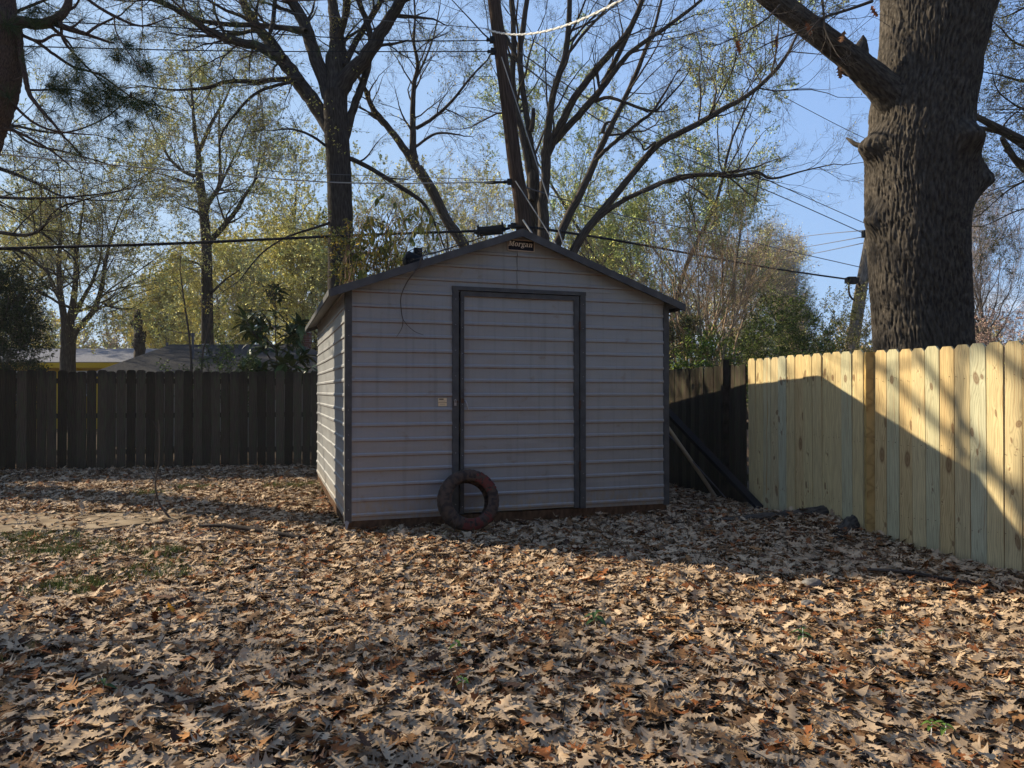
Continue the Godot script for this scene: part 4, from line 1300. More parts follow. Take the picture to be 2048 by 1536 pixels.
	for q in [[2262, 400, 24, 2140, 330, 20, 2050, 284, 17, 2000, 258, 15, 1962, 238, 12, 1934, 222, 8], [2050, 292, 14, 2005, 266, 11, 1970, 258, 9, 1938, 250, 5], [2140, 330, 18, 2080, 310, 13, 2040, 290, 9], [2100, 380, 16, 2040, 330, 13, 2012, 290, 11, 2004, 276, 8], [2130, 360, 11, 2050, 326, 9, 2008, 300, 4], [2000, 262, 4, 2020, 235, 3, 2048, 215, 2], [1990, 226, 3, 2040, 225, 2, 2090, 220, 2]]:
		var cc := curve(rel(trace(q, D - 0.4, D - 0.9), f), 5); dl.tube(cc[0], cc[1], 8, true)
	part("dead_limb", dl.mesh(M.bark_pale), t)
	var dg := [Color(0.085, 0.095, 0.03), Color(0.12, 0.125, 0.045), Color(0.17, 0.15, 0.055)]
	crown(t, tips, [spray(31, 9, 46, 0.055, 0.026, dg, M.twig, L, 0.004, 0.3), spray(32, 8, 40, 0.055, 0.026, dg, M.twig, L, 0.004, 0.3)], 0.4, 0.75, tint, 1)

func build_pine() -> void:
	var D := 11.2
	var f := at(-150, 900, D); f.y = -0.1
	var t := thing("pine_tree", "tall pine with dark needle tufts at the left edge", "tree", f)
	var rows := rel(trace([-190, 1015, 130, -165, 800, 112, -112, 500, 104, -72, 330, 98, -44, 250, 96, -20, 180, 94, -10, 110, 94, -12, 60, 94, -25, 0, 94, -45, -300, 84, -60, -700, 64, -60, -1100, 36], D, D), f)
	rows[0][0].y = 0
	var c := curve(rows, 26)
	var g := Geo.new()
	g.tube(c[0], c[1], 40)
	for i in g.v.size():
		g.v[i] += g.n[i] * bark(g.n[i].x * 0.3 + g.n[i].z * 0.3, g.v[i].y * 1.6, 14.0) * 1.0
	part("trunk", smooth_mesh(g, M.bark_pine), t)
	var b := Geo.new(); var tips := []
	var o := {"levels": 3, "kids": 2, "wander": 0.3, "up": -0.02, "a0": 0.4, "a1": 0.9}
	for q in [[[-5, 38, 36, 50, 46, 23, 95, 46, 20, 125, 28, 17, 137, 0, 15, 140, -50, 13, 130, -140, 9], 2], [[112, 48, 13, 140, 58, 12, 172, 68, 8], 1], [[172, 68, 6, 195, 52, 5, 228, 36, 4], 1], [[20, 60, 16, 38, 78, 13, 42, 110, 11, 50, 150, 10, 58, 185, 9, 78, 215, 8, 105, 245, 6, 130, 276, 4], 3], [[40, 68, 7, 75, 85, 6, 110, 110, 6, 150, 135, 5, 200, 150, 4, 260, 192, 3, 300, 207, 3], 5], [[60, 78, 6, 85, 82, 6, 110, 70, 5, 152, 78, 3], 2], [[120, -50, 8, 180, 2, 6, 225, 30, 6, 282, 52, 4, 332, 37, 2], 4], [[122, 58, 6, 130, 85, 6, 160, 120, 4, 190, 150, 4, 230, 190, 3, 265, 196, 3, 312, 216, 2], 6], [[58, 180, 5, 90, 180, 4, 140, 178, 3, 190, 190, 2], 4], [[10, 190, 7, 60, 240, 5, 110, 262, 4, 190, 270, 2], 3], [[-10, 260, 9, 30, 262, 6, 100, 300, 4, 150, 340, 2], 2], [[228, 36, 3, 235, 70, 3, 268, 120, 2, 286, 136, 2], 2]]:
		limb(b, rel(trace(q[0], D, D + rr(-0.9, 0.9)), f), 8, o, tips, q[1], 0.35, 3, 0.2)
	# limbs of the upper crown
	for k in 26:
		var y := lerpf(8.0, 14.5, k / 26.0)
		var a := k * 2.4
		var i := mini(int(c[0].size() * clampf((y - 0.0) / 16.0, 0.0, 0.98)), c[0].size() - 1)
		var s: Vector3 = c[0][i]
		var d := Vector3(cos(a), rr(0.0, 0.35), sin(a)).normalized()
		var Ln := lerpf(2.9, 1.0, k / 26.0)
		grow(b, Vector3(s.x, y, s.z), d, Ln, 0.055, 1, {"levels": 3, "kids": 2, "wander": 0.25, "up": 0.03, "from": 0.45}, tips)
	part("branches", b.mesh(M.bark_pine), t)
	# needles
	var n := Geo.new()
	for k in 46:
		var d := (Vector3.UP * rr(0.0, 1.1) + Vector3(R.randfn(), R.randfn() * 0.4, R.randfn()) * 0.75).normalized()
		var base := Vector3.UP * rr(-0.10, 0.06)
		var L := rr(0.19, 0.28)
		var m := base + d * L * 0.5 + Vector3.DOWN * 0.008
		var e := base + d * L + Vector3.DOWN * rr(0.02, 0.05)
		n.tone = Color(0.045, 0.065, 0.026) * rr(0.7, 1.5)
		n.tube(PackedVector3Array([base, m, e]), PackedFloat32Array([0.0024, 0.0022, 0.001]), 3)
	var nm := n.mesh(M.leaf)
	var spots := []
	for q in [[140, 110], [155, 130], [170, 150], [140, 180], [112, 180], [92, 176], [215, 170], [205, 182], [220, 196], [240, 206], [182, 200], [160, 196], [202, 216], [288, 140], [302, 150], [245, 78], [250, 96], [265, 200], [280, 206], [296, 216], [312, 222], [240, 235], [246, 246], [60, 108], [70, 40], [92, 30], [20, 60], [30, 34], [10, 190], [128, 196], [176, 176], [190, 205], [222, 214], [150, 170], [270, 128], [60, 22], [224, 112], [18, 110], [120, 160], [232, 182]]:
		for k in 3:
			spots.append([at(q[0] + rr(-16, 16), q[1] + rr(-14, 14), D + rr(-0.35, 0.35)) - f, Vector3(rr(0.1, 0.9), rr(-0.9, 0.1), rr(-0.4, 0.4)).normalized()])
	for tp in tips:
		if tp[0].y > 8.2 or R.randf() < 0.18: spots.append([tp[0], (tp[1] + Vector3.DOWN * 0.2).normalized()])
	var xf := []; var cols := []
	for s in spots:
		xf.append(Transform3D(turn_to(s[1], rr(0, TAU), rr(0.8, 1.15)), s[0]))
		cols.append([Color.WHITE, Color(1.2, 1.15, 0.9), Color(0.8, 0.9, 0.9)][R.randi() % 3])
	scatter("needle_tufts", nm, xf, cols, t)
	# a cone and a clump of dead needles
	var cn := Geo.new()
	cn.tube(PackedVector3Array([Vector3(0, 0, 0), Vector3(0, -0.015, 0), Vector3(0, -0.04, 0), Vector3(0, -0.07, 0), Vector3(0, -0.085, 0)]), PackedFloat32Array([0.008, 0.02, 0.023, 0.014, 0.002]), 9, true)
	part("pine_cone", cn.mesh(M.bark_pine), t, at(262, 184, D) - f)

# ------------------------------------------------------------------ trees beyond the fence
func build_far_trees() -> void:
	var L = M.leaf
	var yel := [Color(0.66, 0.63, 0.25), Color(0.70, 0.67, 0.32), Color(0.58, 0.58, 0.24), Color(0.50, 0.46, 0.18), Color(0.70, 0.60, 0.20)]
	var gold := [Color(0.72, 0.63, 0.20), Color(0.74, 0.66, 0.26), Color(0.64, 0.56, 0.18)]
	var ygr := [Color(0.48, 0.50, 0.16), Color(0.58, 0.56, 0.20), Color(0.40, 0.44, 0.15), Color(0.62, 0.56, 0.20)]
	var grn := [Color(0.36, 0.44, 0.14), Color(0.46, 0.51, 0.17), Color(0.30, 0.37, 0.13)]
	var tan_ := [Color(0.544, 0.416, 0.208), Color(0.672, 0.544, 0.256), Color(0.416, 0.304, 0.160)]
	var sy := [spray(41, 9, 62, 0.085, 0.052, yel, M.twig_far, L, 0.006), spray(42, 8, 52, 0.085, 0.052, yel, M.twig_far, L, 0.006)]
	var sg := [spray(43, 9, 70, 0.09, 0.055, gold, M.twig_far, L, 0.006), spray(44, 8, 60, 0.085, 0.05, yel, M.twig_far, L, 0.006)]
	var sl := [spray(45, 9, 62, 0.08, 0.046, ygr, M.twig_far, L, 0.006), spray(46, 9, 52, 0.08, 0.046, ygr, M.twig_far, L, 0.006)]
	var sgn := [spray(47, 9, 66, 0.08, 0.042, grn, M.twig_far, L, 0.006), spray(48, 9, 60, 0.08, 0.042, ygr, M.twig_far, L, 0.006)]
	var sb := [spray(49, 11, 20, 0.07, 0.035, tan_, M.twig_grey, L, 0.006), spray(50, 12, 34, 0.075, 0.035, yel, M.twig_grey, L, 0.006)]
	var spk := [spray(51, 12, 0, 0, 0, [], M.twig_grey, L, 0.006), spray(52, 11, 4, 0.05, 0.03, [Color(0.42, 0.25, 0.2)], M.twig_grey, L, 0.006)]
	M.sy = sy; M.sl = sl; M.sb = sb; M.sgn = sgn
	var w := [Color.WHITE, Color(1.08, 1.05, 0.9), Color(0.9, 0.97, 0.9), Color(1.0, 0.97, 0.85)]
	var std := {"levels": 3, "kids": 3, "wander": 0.24, "up": 0.08, "limbs": 11}
	var open := {"levels": 3, "kids": 2, "wander": 0.26, "up": 0.08, "limbs": 11, "e0": 0.2, "e1": 1.2}
	# yellow tree with the straight trunk, its limbs traced
	var D := 27.0
	var f := at(415, 700, D); f.y = -0.1
	var t := thing("yellow_tree", "tall open yellow-leaved tree with one straight dark trunk, left of the forked tree", "tree", f)
	var g := Geo.new(); var tips := []
	var rows := rel(trace([418, 800, 30, 415, 690, 24, 414, 580, 22, 412, 480, 20, 405, 400, 17, 397, 340, 14], D, D), f)
	rows[0][0].y = 0
	var c := curve(rows, 6); g.tube(c[0], c[1], 12)
	var o := {"levels": 4, "kids": 3, "wander": 0.26, "up": 0.05, "a0": 0.4, "a1": 0.95}
	for q in [[[398, 345, 13, 397, 310, 11, 392, 280, 9, 388, 240, 7, 384, 190, 5, 380, 130, 3], 9], [[397, 305, 9, 412, 270, 7, 420, 250, 6, 450, 200, 4, 470, 150, 2], 8], [[396, 352, 8, 370, 345, 7, 340, 318, 6, 320, 280, 4, 300, 240, 2], 8], [[403, 400, 9, 390, 372, 7, 365, 362, 5, 330, 350, 3], 6], [[408, 430, 11, 420, 400, 10, 438, 372, 9, 440, 320, 6, 438, 250, 4, 440, 200, 2], 9], [[416, 490, 12, 440, 460, 11, 470, 425, 9, 490, 390, 7, 510, 360, 5, 520, 310, 2], 9], [[410, 450, 6, 396, 425, 5, 372, 415, 3], 4], [[437, 378, 6, 455, 340, 5, 480, 290, 3, 500, 240, 2], 6], [[414, 560, 6, 400, 530, 4, 370, 520, 3], 4], [[418, 590, 6, 450, 560, 4, 480, 540, 2], 5]]:
		limb(g, rel(trace(q[0], D, D + rr(-2.0, 2.0)), f), 7, o, tips, q[1], 0.25, 3, 0.3)
	part("trunk", g.mesh(M.bark), t)
	crown(t, tips, [sy[0], sl[1], sb[1]], 0.6, 1.1, w, 1)
	# multi-stemmed tree at the far left
	D = 25.0
	f = at(135, 700, D); f.y = -0.1
	t = thing("many_stemmed_yellow_tree", "yellow-green tree splitting low into several grey stems above the grey roof", "tree", f)
	g = Geo.new(); tips = []
	for q in [[[133, 858, 30, 134, 690, 24, 130, 650, 14, 120, 580, 11, 118, 520, 9, 122, 460, 5, 120, 400, 3], 12, 0.35], [[136, 858, 28, 136, 692, 20, 142, 640, 15, 150, 580, 11, 152, 520, 8, 160, 460, 5, 168, 400, 3], 12, 0.35], [[140, 858, 28, 142, 688, 18, 165, 650, 12, 188, 618, 11, 204, 575, 9, 210, 530, 8, 222, 480, 5, 236, 440, 3], 12, 0.4], [[145, 640, 9, 170, 590, 8, 186, 560, 6, 200, 520, 4, 205, 460, 3], 9, 0.3], [[120, 600, 8, 100, 560, 6, 90, 510, 4, 84, 460, 2], 8, 0.3], [[205, 606, 5, 230, 616, 4, 260, 618, 2], 4, 0.2]]:
		limb(g, rel(trace(q[0], D, D + rr(-1.5, 1.5)), f), 8, o, tips, q[1], q[2], 3, 0.28)
	part("trunk", g.mesh(M.bark), t)
	crown(t, tips, [sl[0], sy[1], sb[1]], 0.6, 1.1, w, 1)
	far_tree("yellow_tree", "broad golden tree at the far left behind the dark evergreen", 40, 36, 10.5, 8.0, 1.5, 0.22, sg, w, std, null, 1, 0.9, 1.5)
	far_tree("yellow_tree", "bright yellow tree low behind the dark roof and dead snag", 345, 40, 6.6, 5.5, 1.5, 0.14, sg, w, std, null, 2, 0.9, 1.4)
	far_tree("yellow_tree", "golden yellow tree right of the straight dark trunk", 480, 35, 8.6, 6.5, 1.2, 0.16, sg, w, std, null, 2, 0.9, 1.4)
	far_tree("yellow_tree", "pale yellow tree close left of the big forked trunk", 585, 33, 12.5, 6.5, 3.0, 0.17, sy, w, open, null, 1, 0.8, 1.4)
	far_tree("yellow_green_tree", "yellow-green tree showing between forked trunk and magnolia", 640, 30, 8.0, 5.0, 1.6, 0.14, sy, w, std, null, 2, 0.8, 1.3)
	far_tree("yellow_green_tree", "thin yellow tree behind the slim leaning tree", 775, 29, 9.6, 6.0, 2.5, 0.15, [sy[1], sb[1]], w, open, null, 1, 0.8, 1.4)
	far_tree("tan_tree", "tan half-bare tree left of the utility pole", 905, 31, 10.2, 6.5, 2.0, 0.15, [sb[1], sy[1], sb[0]], w, open, null, 2, 0.8, 1.4)
	far_tree("tan_tree", "tan half-bare tree directly behind the utility pole", 1010, 34, 11.0, 6.5, 2.5, 0.15, [sb[1], sy[1]], w, open, null, 1, 0.8, 1.4)
	far_tree("yellow_green_tree", "light green tree between the fan of dark stems", 1165, 30, 10.0, 6.0, 2.0, 0.14, [sl[0], sgn[1]], w, open, null, 2, 0.8, 1.3)
	far_tree("green_tree", "tallest light green tree, right of the fan of dark stems", 1310, 27, 14.2, 9.0, 2.5, 0.20, sgn, w, {"levels": 3, "kids": 3, "wander": 0.24, "up": 0.1, "limbs": 13, "e0": 0.3, "e1": 1.2}, M.bark_pale, 2, 0.7, 1.25)
	far_tree("green_tree", "olive green tree leaning right toward open sky", 1445, 28, 10.2, 6.0, 2.4, 0.14, [sl[0], sgn[0], sb[1]], w, open, M.bark_pale, 2, 0.7, 1.2)
	far_tree("olive_tree", "olive tree low behind the right slope of the shed roof", 1250, 33, 8.0, 6.5, 1.5, 0.14, [sl[1], sb[1]], w, std, null, 2, 0.8, 1.3)
	far_tree("tan_tree", "pale tan upright tree in front of open sky near the far pole", 1590, 42, 10.4, 5.0, 2.0, 0.16, [sb[1], sb[0]], w, {"levels": 3, "kids": 3, "wander": 0.16, "up": 0.2, "limbs": 14, "e0": 0.8, "e1": 1.3}, M.bark_pale, 3, 0.8, 1.4)
	far_tree("tan_tree", "greyish half-bare tree between crape myrtle and far pole", 1500, 36, 8.2, 5.5, 1.5, 0.14, [sb[0], sb[1]], w, open, M.bark_pale, 3, 0.8, 1.3)
	far_tree("bare_tree", "bare grey tree with upright twigs at the far right", 2000, 27, 8.4, 7.0, 1.8, 0.16, spk, w, {"levels": 3, "kids": 2, "wander": 0.2, "up": 0.14, "limbs": 11, "e0": 0.5, "e1": 1.2}, M.bark_pale, 3, 0.8, 1.3)
	var bt2 := far_tree("bare_tree", "half-bare oak just past the left edge of the yard, nearest the viewer", 1024, 10.0, 13.5, 7.0, 7.0, 0.24, [M.bare_a, M.small_a], w, {"levels": 3, "kids": 3, "wander": 0.26, "up": 0.05, "limbs": 10, "e0": 0.15, "e1": 1.1}, null, 1, 0.9, 1.5)
	bt2.position = Vector3(-14.5, 0, -9.6)
	# far woods, one mass
	var xf := []; var cols := []
	for k in 6400:
		var u := rr(-500, 2500)
		var d := rr(46, 75)
		var top := 7.5 + 5.0 * gnoise.get_noise_1d(u * 0.02) + 4.0 * gnoise.get_noise_1d(u * 0.09)
		top *= lerpf(1.0, 0.55, smoothstep(1250.0, 1650.0, u)) * lerpf(0.75, 1.0, smoothstep(150.0, 420.0, u))
		var p := at(u, 785, d)
		if k >= 2900:
			var az := rr(0.75, TAU - 0.75)
			p = Vector3(sin(az), 0, -cos(az)) * d
		p.y = pow(R.randf(), 0.8) * top
		xf.append(Transform3D(turn_to((Vector3.UP + rv() * 0.9).normalized(), rr(0, TAU), rr(1.3, 2.4)), p))
		cols.append([Color(1, 0.95, 0.8), Color(0.75, 0.72, 0.7), Color(0.9, 0.75, 0.6), Color(0.8, 0.9, 0.8)][R.randi() % 4] * rr(0.7, 1.1))
	var fw := scatter("far_woods", spray(60, 14, 60, 0.10, 0.07, yel + tan_ + ygr, M.twig_grey, L, 0.012), xf, cols, self)
	tag(fw, "distant band of autumn woods along the horizon behind everything", "woods")

# ------------------------------------------------------------------ houses beyond the fence
func gable_house(called: String, label: String, x0: float, x1: float, zf: float, zr: float, zb: float, eave: float, ridge: float, roof_m: Material, wall_m: Material, hip_l := 0.0, hip_r := 0.0) -> Node3D:
	var o := Vector3((x0 + x1) / 2, 0, zf)
	var h := thing(called, label, "house", o)
	var a := Vector3(x0, eave, zf) - o; var b := Vector3(x1, eave, zf) - o
	var c := Vector3(x0 + hip_l, ridge, zr) - o; var d := Vector3(x1 - hip_r, ridge, zr) - o
	var e := Vector3(x0, eave, zb) - o; var f := Vector3(x1, eave, zb) - o
	var g := Geo.new()
	var up := Vector3(0, 0.09, 0)
	var W := (x1 - x0) * 0.35
	g.quad(a + up, c + up, d + up, b + up, Vector2(0, 0), Vector2(0, 1.6), Vector2(W, 1.6), Vector2(W, 0))
	g.quad(f + up, d + up, c + up, e + up, Vector2(0, 0), Vector2(0, 1.6), Vector2(W, 1.6), Vector2(W, 0))
	g.quad(b, d, c, a); g.quad(e, c, d, f)
	g.quad(a, a + up, b + up, b); g.quad(f, f + up, e + up, e)
	if hip_l > 0.0: g.tri(e + up, c + up, a + up)
	else: g.quad(c, c + up, a + up, a); g.quad(e, e + up, c + up, c)
	if hip_r > 0.0: g.tri(b + up, d + up, f + up)
	else: g.quad(b, b + up, d + up, d); g.quad(d, d + up, f + up, f)
	part("roof", g.mesh(roof_m), h)
	var w := Geo.new()
	var q := 0.35
	var wa := Vector3(x0 + q, 0, zf - q) - o; var wb := Vector3(x1 - q, 0, zf - q) - o; var we := Vector3(x0 + q, 0, zb + q) - o; var wf := Vector3(x1 - q, 0, zb + q) - o
	var t := Vector3(0, eave + 0.05, 0)
	w.quad(wa, wa + t, wb + t, wb); w.quad(wb, wb + t, wf + t, wf); w.quad(wf, wf + t, we + t, we); w.quad(we, we + t, wa + t, wa)
	if hip_l <= 0.0: w.tri(we + t, c - Vector3(-q, 0.08, 0), wa + t)
	if hip_r <= 0.0: w.tri(wb + t, d - Vector3(q, 0.08, 0), wf + t)
	part("wall", w.mesh(wall_m), h)
	return h

func build_houses() -> void:
	# low grey-roofed house with a yellow fascia
	var h := gable_house("yellow_house", "low house with pale grey shingle roof and bright yellow fascia at the left", -26.0, -12.2, -27.0, -31.5, -36.0, 2.44, 3.2, M.shingle, M.yellow)
	boxpart("fascia", Vector3(-7.0, 2.30, 0.0), Vector3(6.9, 2.50, 0.06), M.yellow, h)
	for q in [-4.5, -2.2, 0.4, 2.6, 5.0]:
		var wn := boxpart("window", Vector3(q - 0.55, 1.25, -0.345), Vector3(q + 0.55, 2.2, -0.31), M.white, h)
		boxpart("pane", Vector3(-0.48, -0.40, 0.012), Vector3(0.48, 0.40, 0.022), M.pane, wn)
	for q in [[4.4, -3.9], [6.0, -4.2], [-3.6, -3.4]]:
		var vp := Geo.new()
		var yb = 2.44 + 0.76 * (-q[1]) / 4.5
		vp.tube(PackedVector3Array([Vector3(q[0], yb, q[1]), Vector3(q[0], yb + 0.42, q[1])]), PackedFloat32Array([0.05, 0.05]), 8, true)
		part("vent_pipe", vp.mesh(M.wire_mid), h)
	# dark-roofed house just behind the fence
	var k := gable_house("dark_roofed_house", "house with a dark shingle roof just behind the weathered fence", -10.6, -4.4, -18.2, -22.5, -27.0, 1.80, 2.80, M.shingle_dark, M.house_wall, 0.0, 2.2)
	var ms := Geo.new()
	ms.tube(PackedVector3Array([Vector3(-1.40, 2.2, -2.0), Vector3(-1.40, 3.0, -2.0)]), PackedFloat32Array([0.035, 0.035]), 8, true)
	ms.box(Vector3(-1.44, 2.96, -2.04), Vector3(-1.36, 3.06, -1.96))
	part("service_mast", ms.mesh(M.wire_mid), k)
	var v2 := Geo.new()
	v2.tube(PackedVector3Array([Vector3(-1.15, 2.3, -2.2), Vector3(-1.15, 2.78, -2.2)]), PackedFloat32Array([0.03, 0.03]), 8, true)
	v2.box(Vector3(-1.22, 2.74, -2.23), Vector3(-1.05, 2.77, -2.17))
	v2.box(Vector3(-1.25, 2.42, -2.24), Vector3(-1.05, 2.46, -2.16))
	part("vent_pipe", v2.mesh(M.steel), k)
	wire("thin wire dropping to the mast on the dark roof", [at(300, 622, 27.0), at(325, 655, 24.0), Vector3(-8.9, 3.02, -20.2)], 0.011, M.wire)
	# brick chimney: its courses are parts that stand out of the mortar
	var ch := Node3D.new(); ch.name = "chimney"; k.add_child(ch, true)
	ch.position = at(613, 700, 24.5) - k.position
	boxpart("mortar", Vector3(-0.125, -0.35, -0.125), Vector3(0.125, 0.62, 0.125), mat(lin(0.3, 0.26, 0.23), 0.95), ch)
	var bm := BoxMesh.new(); bm.size = Vector3(0.13, 0.066, 0.27); bm.material = M.brick
	for r in 12:
		for s in 2:
			part("brick", bm, ch, Vector3(-0.068 + s * 0.136 + (0.008 if r % 2 else -0.008), -0.3 + r * 0.077, 0.0))
	# long low roof behind
	gable_house("brown_roofed_house", "long low brown roof far behind the grey roof and snag", -36.0, -24.2, -46.0, -50.0, -54.0, 2.9, 4.05, M.shingle_dark, M.house_wall)
	gable_house("small_roofed_house", "low roof behind the magnolia, right of the dark roof", -10.2, -7.0, -30.5, -34.0, -38.0, 2.4, 3.1, M.shingle, M.house_wall)

# ------------------------------------------------------------------ shrubs
func blade(L: float, W: float, fold: float, bend: float, m: Material, tone: Color) -> ArrayMesh:
	# leaf along +y, lying across x, that bends towards -z
	var g := Geo.new()
	g.tone = tone
	var n := 6
	for i in n:
		var a := float(i) / n; var b := float(i + 1) / n
		var wa := W * 0.5 * sin(PI * pow(a, 0.8)) + 0.001; var wb := W * 0.5 * sin(PI * pow(b, 0.8)) + (0.001 if i < n - 1 else 0.0)
		var pa := Vector3(0, a * L, -bend * a * a * L); var pb := Vector3(0, b * L, -bend * b * b * L)
		var fa := Vector3(0, 0, fold * wa); var fb := Vector3(0, 0, fold * wb)
		g.quad(pa + Vector3(-wa, 0, 0) + fa, pb + Vector3(-wb, 0, 0) + fb, pb, pa)
		g.quad(pa, pb, pb + Vector3(wb, 0, 0) + fb, pa + Vector3(wa, 0, 0) + fa)
	return g.mesh(m)

func build_shrubs() -> void:
	# glossy large-leaved evergreen by the fence
	var D := 15.4
	var f := at(552, 780, D); f.y = 0
	var t := thing("magnolia_shrub", "glossy dark green large-leaved shrub rising over the fence left of the shed", "shrub", f)
	var g := Geo.new()
	var whorls := []
	for q in [[[552, 800], [553, 740], [551, 660], [550, 600], [549, 582]], [[552, 740], [530, 700], [505, 662], [492, 640]], [[553, 720], [575, 690], [592, 660], [600, 648]], [[552, 700], [525, 670], [520, 640]], [[552, 760], [520, 735], [500, 722]], [[552, 755], [585, 735], [608, 712]], [[552, 690], [580, 672], [590, 668]], [[552, 770], [560, 745], [570, 728]], [[552, 770], [535, 755], [520, 745]], [[552, 770], [500, 750], [485, 742]], [[552, 770], [600, 750], [622, 735]], [[552, 660], [535, 640], [522, 622]]]:
		var rows := []
		for i in q.size(): rows.append([at(q[i][0], q[i][1], D + rr(-0.5, 0.5)) - f, 0.018 - 0.003 * i])
		var c := curve(rows, 4)
		g.tube(c[0], c[1], 6)
		var p: PackedVector3Array = c[0]
		whorls.append([p[p.size() - 1], p[p.size() - 1] - p[p.size() - 2], 12])
		for i in range(4, p.size() - 2, 2): whorls.append([p[i], p[i + 1] - p[i], 7])
	part("stem", g.mesh(M.twig), t)
	var bl := []
	for k in 5: bl.append(blade(rr(0.30, 0.42), rr(0.10, 0.135), 0.25, rr(0.1, 0.55), M.glossy_leaf, [Color(0.035, 0.065, 0.018), Color(0.05, 0.085, 0.02), Color(0.04, 0.07, 0.025), Color(0.09, 0.125, 0.03), Color(0.065, 0.10, 0.028)][k]))
	var count := 0
	for w in whorls:
		for k in w[2]:
			if count >= 298: break
			var a = TAU * k / w[2] + rr(-0.3, 0.3)
			var ax: Vector3 = w[1].normalized()
			var s := ax.cross(Vector3(0.3, 0.2, 1)).normalized().rotated(ax, a)
			var d := (s * rr(0.7, 1.2) + ax * rr(0.2, 0.9)).normalized()
			var lf := part("leaf", bl[R.randi() % 5], t, w[0])
			var x := d.cross(Vector3.UP + rv() * 0.3).normalized()
			lf.basis = Basis(x, d, x.cross(d)).scaled(Vector3.ONE * rr(0.7, 1.1))
			count += 1
	var mx := []
	for w in whorls:
		for k in 5:
			var ax: Vector3 = w[1].normalized()
			var d := (rv() + ax * 0.5).normalized()
			var x := d.cross(Vector3.UP + rv() * 0.3).normalized()
			mx.append(Transform3D(Basis(x, d, x.cross(d)).scaled(Vector3.ONE * rr(0.5, 0.9)), w[0] + rv() * 0.10))
	scatter("leaves", bl[1], mx, [], t)
	# arching canes with hanging yellowing leaves above the roof's left slope
	D = 12.6
	f = at(735, 700, D); f.y = 0
	t = thing("yellowing_shrub", "shrub with hanging yellow-green leaves leaning over the shed roof's left slope", "shrub", f)
	g = Geo.new()
	var lm := []
	var tones := [Color(0.16, 0.17, 0.035), Color(0.26, 0.23, 0.045), Color(0.10, 0.12, 0.035), Color(0.38, 0.29, 0.05), Color(0.20, 0.18, 0.04), Color(0.13, 0.13, 0.04)]
	for k in 6: lm.append(blade(rr(0.12, 0.17), rr(0.048, 0.066), 0.4, rr(-0.2, 0.4), M.leaf, tones[k]))
	count = 0
	for k in 30:
		var u0 := rr(690, 800); var v0 := rr(560, 620)
		var u1 := rr(680, 905); var v1 := 385.0 + absf(u1 - 800.0) * 0.55 + rr(0, 130)
		var d0 := D + rr(-0.6, 0.5); var d1 := D + rr(-0.9, 0.8)
		var rows := [[at(u0, v0, d0) - f, 0.008], [at(lerpf(u0, u1, 0.35), lerpf(v0, v1, 0.75), lerpf(d0, d1, 0.4)) - f, 0.006], [at(lerpf(u0, u1, 0.75), v1 - 10, d1) - f, 0.004], [at(u1 + (u1 - u0) * 0.15, v1 + 34, d1) - f, 0.002]]
		var c := curve(rows, 6)
		g.tube(c[0], c[1], 4)
		var p: PackedVector3Array = c[0]
		for i in range(4, p.size()):
			if R.randf() < 0.12 or count >= 298: continue
			var lf := part("leaf", lm[R.randi() % 6], t, p[i])
			var d := (Vector3.DOWN + rv() * 0.38).normalized()
			var x := d.cross(rv()).normalized()
			lf.basis = Basis(x, d, x.cross(d)).scaled(Vector3.ONE * rr(0.75, 1.2))
			count += 1
	for k in 7:
		var u := rr(660, 720)
		var rows := [[at(u, rr(560, 640), D) - f, 0.008], [at(u + rr(-15, 25), rr(480, 540), D) - f, 0.005], [at(u + rr(-20, 40), rr(430, 480), D) - f, 0.002]]
		var c := curve(rows, 6); g.tube(c[0], c[1], 4)
	part("stem", g.mesh(M.twig_brown), t)
	var sx := []; var sc := []
	for k in 120:
		sx.append(Transform3D(turn_to((Vector3.UP * 0.2 + rv()).normalized(), rr(0, TAU), rr(0.25, 0.45)), at(rr(665, 800), rr(440, 575), D + rr(-0.5, 0.9)) - f))
		sc.append([Color.WHITE, Color(1.2, 1.0, 0.7), Color(0.7, 0.8, 0.8)][R.randi() % 3])
	scatter("undergrowth_leaves", spray(71, 8, 24, 0.18, 0.08, tones, M.twig, M.leaf, 0.006, 0.5), sx, sc, t)
	# crape myrtle: many tan upright stems
	D = 15.6
	f = at(1415, 740, D); f.y = 0
	t = thing("crape_myrtle", "clump of many tan upright bare stems right of the shed", "shrub", f)
	g = Geo.new(); var tips := []
	var o := {"levels": 3, "kids": 2, "wander": 0.2, "up": 0.16, "a0": 0.25, "a1": 0.6}
	for k in 20:
		var u0 := 1415.0 + rr(-55, 40); var u1 := 1412.0 + rr(-1, 1) * 75.0 + (u0 - 1415) * 0.5
		var d0 := D + rr(-0.4, 0.4)
		limb(g, rel(trace([u0, 908, 6, lerpf(u0, u1, 0.3) + rr(-6, 6), 715, 4.4, lerpf(u0, u1, 0.7) + rr(-6, 6), 650, 3.4, u1, rr(575, 620), 2.2], d0, d0 + rr(-0.6, 0.6)), f), 6, o, tips, 5, 0.35, 2, 0.32)
	part("stem", g.mesh(M.bark_brown), t)
	crown(t, tips, [spray(72, 8, 14, 0.03, 0.025, [Color(0.17, 0.10, 0.06), Color(0.25, 0.17, 0.09), Color(0.3, 0.26, 0.1)], M.twig_brown, M.leaf, 0.005)], 0.3, 0.55, [Color.WHITE], 1)
	# green bushes along the fence
	bush("green_bush", "bright green low bush between crape myrtle stems and old fence", [1415, 715, 14.2, 45, 30], 150, [Color(0.16, 0.22, 0.035), Color(0.22, 0.27, 0.05), Color(0.10, 0.15, 0.03)], 73)
